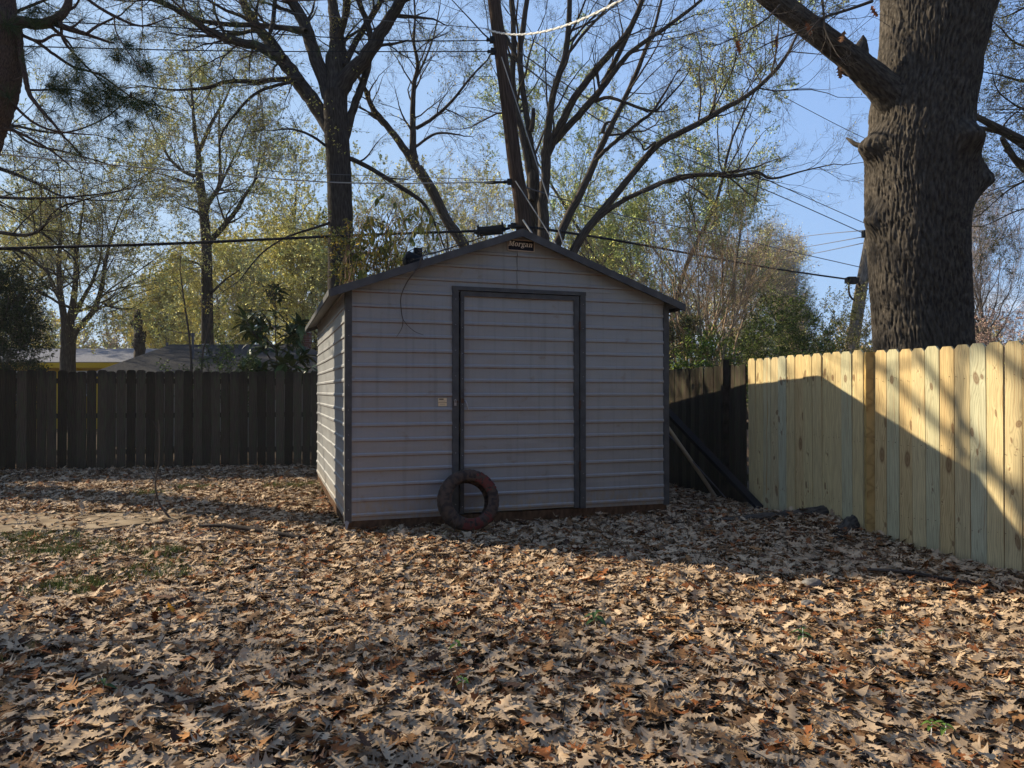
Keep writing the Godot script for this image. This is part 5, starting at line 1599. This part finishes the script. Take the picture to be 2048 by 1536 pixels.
	bush("green_bush", "large dense green bush over the new fence", [1565, 668, 16.0, 95, 62], 420, [Color(0.075, 0.115, 0.028), Color(0.12, 0.16, 0.04), Color(0.17, 0.20, 0.055)], 74)
	bush("green_bush", "dark green bush between the far pole and the big oak", [1690, 672, 20.0, 75, 66], 330, [Color(0.08, 0.10, 0.035), Color(0.12, 0.13, 0.05), Color(0.18, 0.16, 0.06)], 75)
	bush("green_bush", "dull green bush beside the shed's right corner", [1360, 700, 15.2, 40, 62], 150, [Color(0.10, 0.12, 0.04), Color(0.17, 0.16, 0.06), Color(0.22, 0.18, 0.06)], 76)
	bush("dry_brush", "dry pinkish brush above the fence at the far right", [2010, 660, 19.0, 90, 42], 200, [Color(0.34, 0.22, 0.18), Color(0.4, 0.28, 0.22), Color(0.26, 0.17, 0.14)], 77)
	bush("dark_evergreen", "dark dense evergreen above the fence at the left edge", [-16, 632, 15.5, 78, 122], 900, [Color(0.028, 0.045, 0.018), Color(0.04, 0.06, 0.02), Color(0.06, 0.075, 0.03)], 78)
	bush("privet_bush", "sparse small-leaved bush just over the left fence beside the magnolia", [445, 735, 14.6, 75, 26], 70, [Color(0.08, 0.13, 0.03), Color(0.13, 0.18, 0.04), Color(0.06, 0.09, 0.03)], 79)
	bush("privet_bush", "sparse twiggy bush on the fence top at the left edge", [10, 738, 14.0, 60, 20], 40, [Color(0.03, 0.04, 0.02), Color(0.05, 0.06, 0.03)], 80)
	# thin bare sapling stems behind the fence
	for q in [[[384, 800, 5, 383, 740, 5, 378, 670, 4, 368, 600, 3, 360, 540, 2], "thin dark sapling stem crossing the dark roof"], [[402, 800, 4, 404, 730, 4, 412, 680, 3, 420, 640, 2], "second thin sapling stem, right of the first"]]:
		var rows := trace(q[0], 14.6, 14.4)
		rows[0][0].y = 0
		var gg := Geo.new(); var tp := []
		var b: Vector3 = rows[0][0]
		var s := thing("sapling", q[1], "sapling", b)
		limb(gg, rel(rows, b), 6, {"levels": 3, "kids": 1, "wander": 0.2, "up": 0.12}, tp, 5, 0.45, 3, 0.14)
		part("stem", gg.mesh(M.twig), s)
	# dead snag
	D = 26.6
	f = at(276, 712, D); f.y = 0
	t = thing("dead_snag", "broken dead tree stump standing above the grey roof", "dead tree", f)
	g = Geo.new()
	for q in [[279, 852, 26, 279, 705, 21, 277, 690, 23, 278, 668, 16, 276, 650, 14, 276, 632, 12, 275, 622, 10], [276, 652, 11, 270, 648, 11, 265, 644, 6], [281, 680, 13, 286, 672, 11, 287, 664, 7], [271, 690, 12, 268, 682, 7]]:
		var c := curve(rel(trace(q, D, D), f), 8)
		for i in c[0].size(): c[0][i] += rv() * 0.02
		g.tube(c[0], c[1], 12, true)
	for i in g.v.size():
		g.v[i] += g.n[i] * bn1.get_noise_3d(g.v[i].x * 6.0, g.v[i].y * 5.0, g.v[i].z * 6.0) * 0.09
		g.v[i].y = maxf(g.v[i].y, 0.0)
	part("trunk", smooth_mesh(g, M.bark), t)

func bush(called: String, label: String, q: Array, n: int, tones: Array, s: int) -> void:
	var D: float = q[2]
	var f := at(q[0], 785, D); f.y = 0
	var t := thing(called, label, "bush", f)
	var top := at(q[0], q[1] - q[4], D).y
	var rx: float = q[3] * D / FOCAL
	var g := Geo.new()
	var xf := []; var cols := []
	for k in 9:
		var p := Vector3(rr(-0.3, 0.3) * rx, 0, rr(-0.3, 0.3))
		var e := Vector3(rr(-0.8, 0.8) * rx, top * rr(0.6, 0.95), rr(-0.6, 0.6) * minf(rx, 1.2))
		var c := curve([[p, 0.02], [p.lerp(e, 0.5) + rv() * 0.1, 0.013], [e, 0.004]], 4)
		g.tube(c[0], c[1], 5)
	part("stem", g.mesh(M.twig), t)
	for k in n:
		var a := rv().normalized()
		var r := pow(R.randf(), 0.4)
		var lump := 1.0 + 0.35 * gnoise.get_noise_3d(a.x * 3.0 + s * 7.0, a.y * 3.0, a.z * 3.0)
		var p := Vector3(a.x * rx * r * lump, 0, a.z * minf(rx, 1.4) * r * lump)
		p.y = lerpf(1.0, top, 0.5 + 0.5 * a.y * r * lump)
		xf.append(Transform3D(turn_to((a + Vector3.UP * 0.5 + rv() * 0.6).normalized(), rr(0, TAU), rr(0.3, 0.6)), p))
		cols.append(Color.WHITE * rr(0.75, 1.25))
	scatter("foliage", spray(s, 9, 60, 0.10, 0.045, tones, M.twig, M.leaf, 0.006), xf, cols, t)

# ------------------------------------------------------------------ things that lean and lie about
func build_leaning_things() -> void:
	# old tyre against the door
	var F := Vector3(cos(SHED_TURN), 0, -sin(SHED_TURN)); var N := Vector3(sin(SHED_TURN), 0, cos(SHED_TURN))
	var foot := at(941, 1064, 7.30); foot.y = 0
	var t := thing("old_tyre", "worn old tyre with faded red paint leaning on the shed door", "tyre", Vector3(foot.x, 0.0, foot.z), SHED_TURN)
	var tilt := Node3D.new(); tilt.name = "casing"
	# cross-section: [across the width, radius]
	var sec := [[-0.0748, 0.19], [-0.088, 0.197], [-0.0986, 0.2189], [-0.1021, 0.2451], [-0.0986, 0.274], [-0.088, 0.295], [-0.0748, 0.3072], [-0.0528, 0.3134], [0.0, 0.316], [0.0528, 0.3134], [0.0748, 0.3072], [0.088, 0.295], [0.0986, 0.274], [0.1021, 0.2451], [0.0986, 0.2189], [0.088, 0.197], [0.0748, 0.19], [0.066, 0.1953], [0.081, 0.2233], [0.0836, 0.2495], [0.0748, 0.2801], [0.044, 0.2985], [0.0, 0.302], [-0.044, 0.2985], [-0.0748, 0.2801], [-0.0836, 0.2495], [-0.081, 0.2233], [-0.066, 0.1953], [-0.0748, 0.19]]
	var g := Geo.new()
	var n := 120
	for k in n + 1:
		var a := TAU * k / n
		for i in sec.size():
			var w: float = sec[i][0]; var r: float = sec[i][1]
			if i in [6, 7, 9, 10] and k % 3 == 0: r -= 0.004
			if i in [2, 12, 14]: w *= 0.975
			if i in [3, 13]: w *= 1.0 + 0.012 * sin(a * 40.0)
			g.put(Vector3(cos(a) * r, sin(a) * r, w), Vector3(cos(a), sin(a), 0), Vector2(a / TAU * 4.0, i / 14.0))
	var m := sec.size()
	for k in n:
		for i in m - 1:
			var a := k * m + i
			g.idx.append_array(PackedInt32Array([a, a + m, a + 1, a + 1, a + m, a + m + 1]))
	var rub := noise(1.0, 33, 4)
	M.rubber = mat(Color.WHITE, 0.85, image(512, 128, func(x, y):
		var a: float = x * TAU / 4.0
		var c := Vector3(0.024, 0.019, 0.017) * (1.0 + rub.get_noise_2d(x * 16.0, y * 7.0) * 0.6)
		c = c.lerp(Vector3(0.085, 0.055, 0.040), clampf(rub.get_noise_2d(x * 5.0 + 7.0, y * 3.0) * 1.3 + 0.4, 0.0, 0.7))
		return Color(c.x, c.y, c.z).linear_to_srgb()), 0.3)
	var casing := part("casing", smooth_mesh(g, M.rubber), t)
	tilt.free()
	# faded paint on the sidewall: thin patches that follow it
	var pg := Geo.new()
	for q in [[0.35, 1.25, 0.8], [4.35, 5.15, 1.0], [5.3, 5.6, 0.6]]:
		var steps := 26
		for k in steps:
			var a0 := lerpf(q[0], q[1], float(k) / steps); var a1 := lerpf(q[0], q[1], float(k + 1) / steps)
			for i in range(10, 16):
				var p := []
				for e in [[a0, i], [a1, i], [a1, i + 1], [a0, i + 1]]:
					var sct: Array = sec[e[1]]
					p.append(Vector3(cos(e[0]) * (sct[1] + 0.0008), sin(e[0]) * (sct[1] + 0.0008), sct[0] + 0.0022))
				if rub.get_noise_2d(a0 * 5.0 + q[0], i * 0.8) + 0.25 * q[2] + 0.2 * sin(PI * (a0 - q[0]) / (q[1] - q[0])) < 0.22: continue
				pg.quad(p[0], p[3], p[2], p[1])
	tag(part("faded_red_paint", pg.mesh(mat(lin(0.11, 0.032, 0.027), 0.85)), casing), "", "", "", "stuff")
	casing.rotation.x = -0.30
	casing.position = Vector3(0, 0.325, 0.0)
	casing.position += Vector3(0, 0, -0.085)
	# dark timber leaning from the shed's side down to the new fence
	var pb := Vector3(3.00, 0.02, -8.78); var pt := Vector3(1.50, 2.05, -11.1)
	var tg := Geo.new()
	var L := pb.distance_to(pt)
	tg.box(Vector3(-0.044, 0, -0.03), Vector3(0.044, L, 0.03), 1.2)
	var tim := part("leaning_timber", tg.mesh(mat(lin(0.022, 0.02, 0.02), 0.9)), self, pb)
	tim.basis = turn_to(pt - pb, 0.2, 1.0)
	tag(tim, "dark square timber leaning from the shed's side to the new fence's foot", "timber")
	var pipe := rod("plastic_pipe", [[Vector3(2.72, 0.03, -9.72), 0.026], [Vector3(2.42, 0.46, -9.66), 0.026], [Vector3(1.80, 1.32, -9.55), 0.026]], 12, M.cream, self)
	tag(pipe, "cream plastic pipe leaning between the shed and the old fence", "pipe")
	var rope := rod("thin_rod", [[Vector3(2.80, 0.03, -9.45), 0.008], [Vector3(2.2, 0.75, -9.75), 0.008], [Vector3(1.62, 1.45, -10.2), 0.008]], 6, M.wire_mid, self)
	tag(rope, "thin grey rod leaning between the pipe and the timber", "rod")
	# bucket and dead vine on the roof
	var S := Transform3D(Basis(Vector3.UP, SHED_TURN), SHED_AT)
	var bk := thing("black_bucket", "black plastic bucket lying on the shed roof's left slope", "bucket", S * Vector3(0.80, roof_y(0.80) + 0.02, -0.55), SHED_TURN)
	var bg := Geo.new()
	bg.tube(PackedVector3Array([Vector3(0.10, 0.05, 0), Vector3(0.075, 0.09, 0), Vector3(-0.13, 0.12, 0.05), Vector3(-0.15, 0.122, 0.055), Vector3(-0.13, 0.12, 0.05), Vector3(0.07, 0.09, 0)]), PackedFloat32Array([0.05, 0.10, 0.125, 0.135, 0.118, 0.09]), 20, true)
	bk.scale = Vector3.ONE * 0.75
	part("shell", bg.mesh(M.black), bk)
	var bh := Geo.new()
	var hc := curve([[Vector3(-0.1, 0.24, 0.05), 0.006], [Vector3(-0.02, 0.28, 0.05), 0.006], [Vector3(0.08, 0.27, 0.02), 0.006], [Vector3(0.09, 0.20, 0.0), 0.006]], 5)
	bh.tube(hc[0], hc[1], 6)
	bh.box(Vector3(-0.02, 0.16, -0.03), Vector3(0.10, 0.30, 0.06))
	part("spout", bh.mesh(M.black), bk)
	var vn := thing("dead_vine", "thin dead vine draped from the roof edge down the shed's front", "vine", S * Vector3(0.74, roof_y(0.74), 0.14))
	var vg := Geo.new()
	for q in [[[1.42, 0.05, 0.02, 0.007], [1.15, 0.04, 0.05, 0.007], [0.92, 0.035, 0.08, 0.008], [0.745, 0.03, 0.14, 0.008], [0.70, -0.06, 0.145, 0.007], [0.60, -0.20, 0.10, 0.006], [0.537, -0.36, 0.06, 0.005], [0.548, -0.52, 0.035, 0.005], [0.563, -0.60, 0.03, 0.004], [0.55, -0.68, 0.03, 0.003], [0.497, -0.77, 0.03, 0.002]], [[0.562, -0.585, 0.03, 0.004], [0.60, -0.64, 0.04, 0.003], [0.68, -0.71, 0.05, 0.003], [0.773, -0.745, 0.05, 0.002]], [[0.74, 0.02, 0.10, 0.006], [0.80, 0.14, 0.0, 0.005], [0.86, 0.16, -0.2, 0.004], [0.92, 0.3, -0.4, 0.003]], [[0.90, 0.03, 0.05, 0.005], [0.80, 0.1, -0.2, 0.004], [0.70, 0.08, -0.35, 0.003]]]:
		var rows := []
		for p in q:
			var base_y := roof_y(clampf(p[0], 0.0, SW)) + 0.02 if q[0][0] > 0.9 and p[0] > 0.74 else roof_y(0.74)
			rows.append([S * Vector3(p[0], base_y + p[1], p[2]) - vn.position, p[3]])
		var c := curve(rows, 6)
		vg.tube(c[0], c[1], 6)
	part("stem", vg.mesh(M.twig), vn)
	var rx := []
	for k in 40:
		var x := rr(0.55, 1.5)
		rx.append(Transform3D(turn_to(Vector3(rr(-1, 1), 0.35, rr(-1, 1)), rr(0, TAU), rr(0.12, 0.28)), S * Vector3(x, roof_y(x) + 0.02, rr(-1.0, 0.05))))
	var rt := scatter("roof_twigs", spray(81, 8, 5, 0.08, 0.04, [Color(0.2, 0.13, 0.08), Color(0.3, 0.22, 0.1)], M.twig, M.leaf, 0.012), rx, [], self)
	tag(rt, "dry twigs and leaves caught on the shed roof's left slope", "twigs")

# ------------------------------------------------------------------ fallen leaves
# lobed oak leaf one unit long that lies along +y with its face towards +z
func oak_leaf(s: int, curl: float) -> ArrayMesh:
	var keep := R.state
	R.seed = 500 + s
	var g := Geo.new()
	var lobes := 3
	var mid := []; var left := []; var right := []
	var st := [[0.0, 0.012], [0.10, 0.014], [0.14, 0.05]]
	var y := 0.16
	for k in lobes:
		var wdt: float = [0.22, 0.36, 0.30][k] * rr(0.85, 1.15)
		st.append([y, 0.09]); st.append([y + 0.05, wdt * 0.55]); st.append([y + 0.085, wdt]); st.append([y + 0.125, wdt * 0.55]); st.append([y + 0.17, 0.10])
		y += 0.225
	st.append([y, 0.09]); st.append([y + 0.04, 0.15]); st.append([0.93, 0.06]); st.append([1.0, 0.0])
	var kx := rr(-1, 1) * curl; var ky := rr(0.3, 1.4) * curl; var tw := rr(-1, 1) * curl
	for i in st.size():
		var yy: float = st[i][0]; var ww: float = st[i][1]
		var zz := (yy - 0.5) * (yy - 0.5) * kx * 1.2
		mid.append(Vector3(sin(yy * 5.0 + s) * 0.015, yy, zz))
		for sd in [-1.0, 1.0]:
			var w2 := ww * rr(0.8, 1.2)
			# lobe tips sweep forward and end in points
			var fwd := 0.09 if ww > 0.2 else 0.02 if ww > 0.09 else 0.0
			var bend = ky * w2 * w2 * 3.0 + tw * sd * w2 * (yy - 0.4) * 1.6 + rr(-1, 1) * 0.03 * curl
			var p := Vector3(sd * w2, yy + fwd * rr(0.6, 1.2) * w2 / 0.3, zz + bend)
			if sd < 0: left.append(p)
			else: right.append(p)
	for i in st.size():
		for p in [left[i], mid[i] + Vector3(0, 0, -0.012), right[i]]:
			g.put(p, Vector3.BACK, Vector2(p.x, p.y))
	for i in st.size() - 1:
		var q := i * 3
		for e in 2:
			g.idx.append_array(PackedInt32Array([q + e, q + e + 3, q + e + 4, q + e, q + e + 4, q + e + 1]))
	var sm := smooth_mesh(g, M.litter)
	R.state = keep
	return sm

# plain, curled or broken leaf for the mix
func plain_leaf(k: int) -> ArrayMesh:
	var g := Geo.new()
	var n := 8
	for i in n + 1:
		var t := float(i) / n
		var w := 0.30 * sin(PI * pow(t, 0.75)) + 0.01
		if k == 3 and t > 0.55: w *= rr(0.3, 0.9)
		var z: float = (t - 0.5) * (t - 0.5) * [0.5, -0.7, 1.1, 0.3][k]
		for sd in [-1.0, 0.0, 1.0]:
			g.put(Vector3(sd * w, t, z + absf(sd) * w * w * [1.5, 2.6, -1.0, 1.8][k] + rr(-0.015, 0.015)), Vector3.BACK, Vector2(sd, t))
	for i in n:
		for e in 2:
			var q := i * 3 + e
			g.idx.append_array(PackedInt32Array([q, q + 3, q + 4, q, q + 4, q + 1]))
	return smooth_mesh(g, M.litter)

func litter_tone() -> Color:
	var k := R.randf()
	var c: Color
	if k < 0.53: c = Color(0.375, 0.268, 0.168)
	elif k < 0.69: c = Color(0.29, 0.205, 0.13)
	elif k < 0.84: c = Color(0.15, 0.085, 0.043)
	elif k < 0.915: c = Color(0.19, 0.07, 0.026)
	elif k < 0.95: c = Color(0.27, 0.135, 0.055)
	else: c = Color(0.08, 0.046, 0.03)
	return c * rr(0.78, 1.2)

func in_pad(x: float, z: float) -> bool:
	return Geometry2D.is_point_in_polygon(Vector2(x, -z), M.slab_outline)

var grassy := [[-3.95, -6.45, 0.75], [-5.2, -7.2, 0.5], [-4.55, -6.95, 0.45], [-2.85, -5.7, 0.5], [-3.2, -5.2, 0.4], [-3.5, -4.6, 0.35], [-4.2, -4.9, 0.3], [-3.0, -6.3, 0.25], [-2.3, -10.6, 0.5], [-3.2, -10.9, 0.6], [-4.6, -10.6, 0.4], [-4.9, -9.9, 0.35]]

func build_litter() -> void:
	R.seed = 777
	M.leaf_tones = M.get("leaf_tones", [])
	var variants := []
	for k in 9: variants.append(oak_leaf(k, 0.12 + 0.055 * k + (0.45 if k > 6 else 0.0)))
	for k in 4: variants.append(plain_leaf(k))
	var lists := []; var cols := []
	for k in variants.size():
		lists.append([]); cols.append([])
	var near := []
	var lie := noise(0.9, 44, 2)
	var total := 0
	for i in 150000:
		var x := rr(-9.5, 5.0); var z := rr(-14.6, -1.4)
		# nothing beyond the fences or outside what the yard shows
		if x > 3.49 - (-7.05 - z) * 0.31 + 0.02 and z < -2.0 and z > -14.8: continue
		if absf(x) > 1.35 + absf(z) * 0.80: continue
		var a := Vector2(x - SHED_AT.x, z - SHED_AT.z)
		var lx := a.x * cos(SHED_TURN) - a.y * sin(SHED_TURN); var lz := -(a.x * sin(SHED_TURN) + a.y * cos(SHED_TURN))
		if lx > -0.02 and lx < SW + 0.02 and lz > 0.05 and lz < SD: continue
		var y := ground_h(x, z)
		if in_pad(x, z):
			if R.randf() > (0.9 if z < -8.35 else 0.14): continue
			y = 0.045
		var thin := 0.0
		for q in grassy:
			var d = Vector2(x - q[0], z - q[1]).length() / q[2]
			thin = maxf(thin, 1.0 - d * 0.8)
		if R.randf() < thin * 0.5: continue
		if x < -1.5 and z > -8.0 and R.randf() < 0.22: continue
		var heap := 0.5 + 0.5 * lie.get_noise_2d(x * 3.0, z * 3.0)
		y += 0.008 + R.randf() * R.randf() * (0.035 + heap * 0.06)
		var tilt := R.randfn() * 0.2; var tilt2 := R.randfn() * 0.24
		if R.randf() < 0.06: tilt += rr(-0.9, 0.9)
		var v := R.randi() % 9 if R.randf() < 0.84 else 9 + R.randi() % 4
		var s := rr(0.08, 0.152) * (0.55 if v >= 9 else 1.0)
		var bs := Basis(Vector3.UP, rr(0, TAU)) * Basis(Vector3.RIGHT, -PI / 2 + tilt) * Basis(Vector3.UP, tilt2 + (PI if R.randf() < 0.35 else 0.0))
		bs = bs.scaled(Vector3.ONE * s)
		var tf := Transform3D(bs, Vector3(x, y, z) - bs * Vector3(0, 0.5, 0))
		if z > -3.45 and absf(x) < absf(z) * 0.72 and z < -2.7:
			near.append([v, tf, absf(x) * 0.3 - z])
			continue
		lists[v].append(tf); cols[v].append(litter_tone())
		total += 1
	# the largest leaves, along the bottom of the view, are single pieces of the ground
	near.sort_custom(func(a, b): return a[1].origin.y > b[1].origin.y)
	var mats := []
	for k in 14:
		var lm: StandardMaterial3D = M.litter.duplicate()
		lm.albedo_color = litter_tone().linear_to_srgb()
		mats.append(lm)
	for i in near.size():
		var q: Array = near[i]
		if i < 290:
			var o := part("fallen_leaf", variants[q[0]], M.ground, Vector3.ZERO, mats[R.randi() % mats.size()])
			o.transform = q[1]
		else:
			lists[q[0]].append(q[1]); cols[q[0]].append(litter_tone())
	var holder := Node3D.new(); holder.name = "leaf_litter"; add_child(holder)
	tag(holder, "deep carpet of fallen tan and brown oak leaves covering the yard", "leaf litter", "", "stuff")
	for k in variants.size(): scatter("fallen_leaves", variants[k], lists[k], cols[k], holder)
	var tx := []
	for k in 420:
		var p := Vector3(rr(-8.0, 4.0), 0, rr(-12.5, -2.6))
		if p.x > 3.3 - (-7.05 - p.z) * 0.31 or absf(p.x) > 0.8 * absf(p.z) + 0.5: continue
		p.y = ground_h(p.x, p.z) + rr(0.02, 0.06)
		tx.append(Transform3D(turn_to(Vector3(rr(-1, 1), rr(-0.05, 0.22), rr(-1, 1)), rr(0, TAU), rr(0.15, 0.5)), p))
	scatter("broken_twigs", spray(90, 2, 0, 0, 0, [], M.twig, M.leaf, 0.009, 0.0, 0.4), tx, [], holder)
	# grass that shows through
	var gb := Geo.new()
	for k in 16:
		var p := Vector3(rr(-0.05, 0.05), 0, rr(-0.05, 0.05)); var d := Vector3(rr(-0.6, 0.6), 1, rr(-0.6, 0.6)).normalized()
		var L := rr(0.04, 0.10); var w := Vector3(rr(-1, 1), 0, rr(-1, 1)).normalized() * 0.0022
		gb.tone = [Color(0.10, 0.14, 0.035), Color(0.16, 0.19, 0.05), Color(0.24, 0.22, 0.09)][R.randi() % 3]
		gb.quad(p - w, p + d * L * 0.6 - w * 0.7, p + d * L * 0.6 + w * 0.7, p + w)
		gb.tri(p + d * L * 0.6 - w * 0.7, p + d * L + Vector3(d.x, -0.2, d.z) * L * 0.2, p + d * L * 0.6 + w * 0.7)
	var gx := []; var gc := []
	for q in grassy:
		for k in int(150 * q[2] * q[2] + 25):
			var r: float = sqrt(R.randf()) * q[2] * rr(0.5, 1.1); var a := rr(0, TAU)
			var p := Vector3(q[0] + cos(a) * r, 0, q[1] + sin(a) * r * 0.7)
			if in_pad(p.x, p.z): continue
			p.y = ground_h(p.x, p.z) + 0.01
			gx.append(Transform3D(Basis(Vector3.UP, rr(0, TAU)).scaled(Vector3.ONE * rr(0.6, 1.3)), p)); gc.append(Color.WHITE * rr(0.7, 1.2))
	for k in 260:
		var p := Vector3(rr(-6.5, -0.5), 0, rr(-11.5, -3.0))
		if in_pad(p.x, p.z): continue
		p.y = ground_h(p.x, p.z) + 0.01
		gx.append(Transform3D(Basis(Vector3.UP, rr(0, TAU)).scaled(Vector3.ONE * rr(0.5, 1.0)), p)); gc.append(Color.WHITE * rr(0.7, 1.2))
	var gr := scatter("grass", gb.mesh(M.leaf), gx, gc, self)
	tag(gr, "short green grass showing through the leaves at the left", "grass")

# ------------------------------------------------------------------ small things on the ground
func build_small_things() -> void:
	var st := rod("fallen_stick", [[ground_at(-60, 1046), 0.012], [ground_at(30, 1034), 0.014], [ground_at(70, 1022) + Vector3(0, 0.03, 0), 0.016], [ground_at(120, 996) + Vector3(0, 0.05, 0), 0.018]], 8, M.bark_brown, self)
	tag(st, "tan stick lying on the concrete pad at the left", "stick")
	var br := rod("fallen_branch", [[ground_at(398, 1064) + Vector3(0, 0.07, 0), 0.012], [ground_at(450, 1068) + Vector3(0, 0.075, 0), 0.022], [ground_at(520, 1077) + Vector3(0, 0.07, 0), 0.026], [ground_at(600, 1086) + Vector3(0, 0.05, 0), 0.022]], 10, M.bark, self)
	tag(br, "dark fallen branch half buried in leaves left of the shed", "branch")
	var sx := rod("fallen_stick", [[ground_at(1735, 1160) + Vector3(0, 0.06, 0), 0.010], [ground_at(1800, 1166) + Vector3(0, 0.07, 0), 0.016], [ground_at(1870, 1174) + Vector3(0, 0.06, 0), 0.015], [ground_at(1950, 1182) + Vector3(0, 0.05, 0), 0.010]], 8, M.bark, self)
	tag(sx, "dark stick in the leaves below the new fence", "stick")
	# slender dead sapling that curves up out of the leaves
	var b := ground_at(352, 1046)
	var sp := thing("bare_seedling", "slender bare seedling curving up beside the concrete pad", "seedling", b)
	var g := Geo.new()
	var d := 8.0
	for q in [[[352, 1050, 5, 335, 1030, 4.5, 318, 1005, 4, 311, 975, 3.2, 312, 955, 3, 318, 925, 2.4, 319, 870, 2, 317, 840, 1.4], 0], [[313, 962, 2, 306, 948, 1.8, 300, 938, 1.4], 0], [[311, 990, 2, 309, 1012, 2, 318, 1030, 1.6, 328, 1042, 1.4], 0], [[318, 865, 1.6, 310, 850, 1.3, 306, 842, 1], 0], [[318, 925, 1.4, 310, 920, 1.1], 0], [[352, 1050, 5, 372, 1052, 4, 398, 1062, 3], 0]]:
		var c := curve(rel(trace(q[0], d, d), b), 6); g.tube(c[0], c[1], 6)
	part("stem", g.mesh(M.twig), sp)
	# a thin seedling with one orange leaf, nearer
	var b2 := ground_at(310, 1310)
	var s2 := thing("bare_seedling", "thin nearer seedling topped with one orange leaf", "seedling", b2)
	var g2 := Geo.new()
	var c2 := curve(rel(trace([306, 1316, 3, 322, 1285, 2.6, 338, 1255, 2.2, 342, 1225, 2, 341, 1200, 1.6], 3.95, 3.95), b2), 6)
	g2.tube(c2[0], c2[1], 6)
	part("stem", g2.mesh(M.twig), s2)
	var ol := part("leaf", oak_leaf(2, 0.5), s2, at(336, 1203, 3.95) - b2, tone_mat(Color(0.5, 0.2, 0.02)))
	ol.basis = turn_to(Vector3(0.6, -0.4, 0.6), 0.5, 0.09)
	# grey stones
	for q in [[1625, 1186, 0.055, "smooth grey stone half covered by leaves below the new fence"], [1616, 1224, 0.035, "smaller grey stone in the leaves nearer the camera"]]:
		var s := SphereMesh.new(); s.radius = 1.0; s.height = 2.0; s.radial_segments = 28; s.rings = 14
		var a := s.get_mesh_arrays()
		var v: PackedVector3Array = a[Mesh.ARRAY_VERTEX]
		for i in v.size(): v[i] = v[i] * (1.0 + 0.22 * gnoise.get_noise_3d(v[i].x * 4.0 + q[0], v[i].y * 4.0, v[i].z * 4.0)) * Vector3(q[2] * 1.3, q[2] * 0.7, q[2])
		a[Mesh.ARRAY_VERTEX] = v
		var raw := ArrayMesh.new(); raw.add_surface_from_arrays(Mesh.PRIMITIVE_TRIANGLES, a)
		var tool := SurfaceTool.new(); tool.create_from(raw, 0); tool.generate_normals()
		var am := tool.commit(); am.surface_set_material(0, M.stone)
		var o := part("stone", am, self, ground_at(q[0], q[1]) + Vector3(0, 0.05, 0))
		tag(o, q[3], "stone")
	# green weeds in the leaves
	var wl := []
	for k in 3: wl.append(blade(0.06, 0.03, 0.4, 0.8, M.leaf, [Color(0.045, 0.075, 0.03), Color(0.07, 0.12, 0.03), Color(0.10, 0.16, 0.035)][k]))
	for q in [[1190, 1262, 7, 1.3, 0, "dark green weed with narrow leaves in the middle of the leaves"], [1605, 1290, 6, 1.1, 0, "green weed with broad leaves at the right of the leaf carpet"], [912, 1312, 4, 0.7, 1, "small green sprout in the front centre"], [925, 1392, 5, 0.7, 1, "small sprout just below the front centre one"], [1862, 1478, 6, 0.6, 2, "bright green seedling in the front right corner, left of a pair"], [1890, 1482, 5, 0.6, 2, "bright green seedling in the front right corner, right of a pair"], [1762, 1284, 5, 0.5, 1, "tiny green sprout below the new fence's post"], [205, 1398, 4, 0.9, 0, "dark green blade-leaved weed in the front left"]]:
		var p := ground_at(q[0], q[1]) + Vector3(0, 0.03, 0)
		var w := thing("weed", q[5], "weed", p)
		var sg := Geo.new()
		sg.tube(PackedVector3Array([Vector3(0, -0.03, 0), Vector3(0.004, 0.03, 0), Vector3(0.0, 0.07 * q[3], 0.004)]), PackedFloat32Array([0.002, 0.0018, 0.001]), 5)
		part("stem", sg.mesh(M.leaf), w)
		for k in q[2]:
			var lf := part("leaf", wl[q[4]], w, Vector3(0, 0.02 + 0.05 * q[3] * k / q[2], 0))
			var dd := Vector3(cos(k * 2.4), rr(0.2, 0.8), sin(k * 2.4)).normalized()
			var x := dd.cross(Vector3.UP).normalized()
			lf.basis = Basis(x, dd, x.cross(dd)).scaled(Vector3.ONE * rr(0.7, 1.1) * q[3])

func tone_mat(c: Color) -> StandardMaterial3D:
	var m: StandardMaterial3D = M.litter.duplicate()
	m.albedo_color = c.linear_to_srgb()
	return m

func ground_at(u: float, v: float) -> Vector3:
	var d := 1.44 / ((v - 782.2) / FOCAL)
	var p := at(u, v, d)
	p.y = ground_h(p.x, p.z)
	return p

# ------------------------------------------------------------------ what stands behind the viewer and shades the yard's open side
func build_behind() -> void:
	var h := gable_house("brick_house", "brown brick house that the yard belongs to, behind the viewer", -9.5, 8.5, 4.2, 9.0, 13.8, 2.9, 5.6, M.shingle_dark, M.brick)
	h.position.z += 0.0
	boxpart("fascia", Vector3(-9.0, 2.78, -0.03), Vector3(9.0, 2.96, 0.0), M.fascia, h)
	for q in [-5.5, -1.5, 5.0]:
		var w := boxpart("window", Vector3(q - 0.6, 1.0, 0.30), Vector3(q + 0.6, 2.2, 0.36), M.white, h)
		boxpart("pane", Vector3(-0.53, -0.53, -0.045), Vector3(0.53, 0.53, -0.032), M.pane, w)
	var w2 := [Color.WHITE, Color(0.9, 0.9, 0.85)]
	var o := {"levels": 3, "kids": 3, "wander": 0.24, "up": 0.06, "limbs": 14, "e0": 0.15, "e1": 1.1}
	for q in [[-9.0, 17.5, 15.0, "tall leafy oak behind the left end of the brick house"], [1.0, 18.5, 16.5, "tallest leafy oak behind the middle of the brick house"], [10.5, 15.5, 15.0, "broad leafy oak past the right end of the brick house"], [12.5, 5.0, 13.0, "leafy oak on the viewer's right beyond the new fence"]]:
		var t := far_tree("oak_tree", q[3], 1024, 10.0, q[2], 11.0, 3.0, 0.35, [M.sgn[0], M.sl[0]], w2, o, null, 1, 1.3, 2.0, 2)
		t.position = Vector3(q[0], 0, q[1])
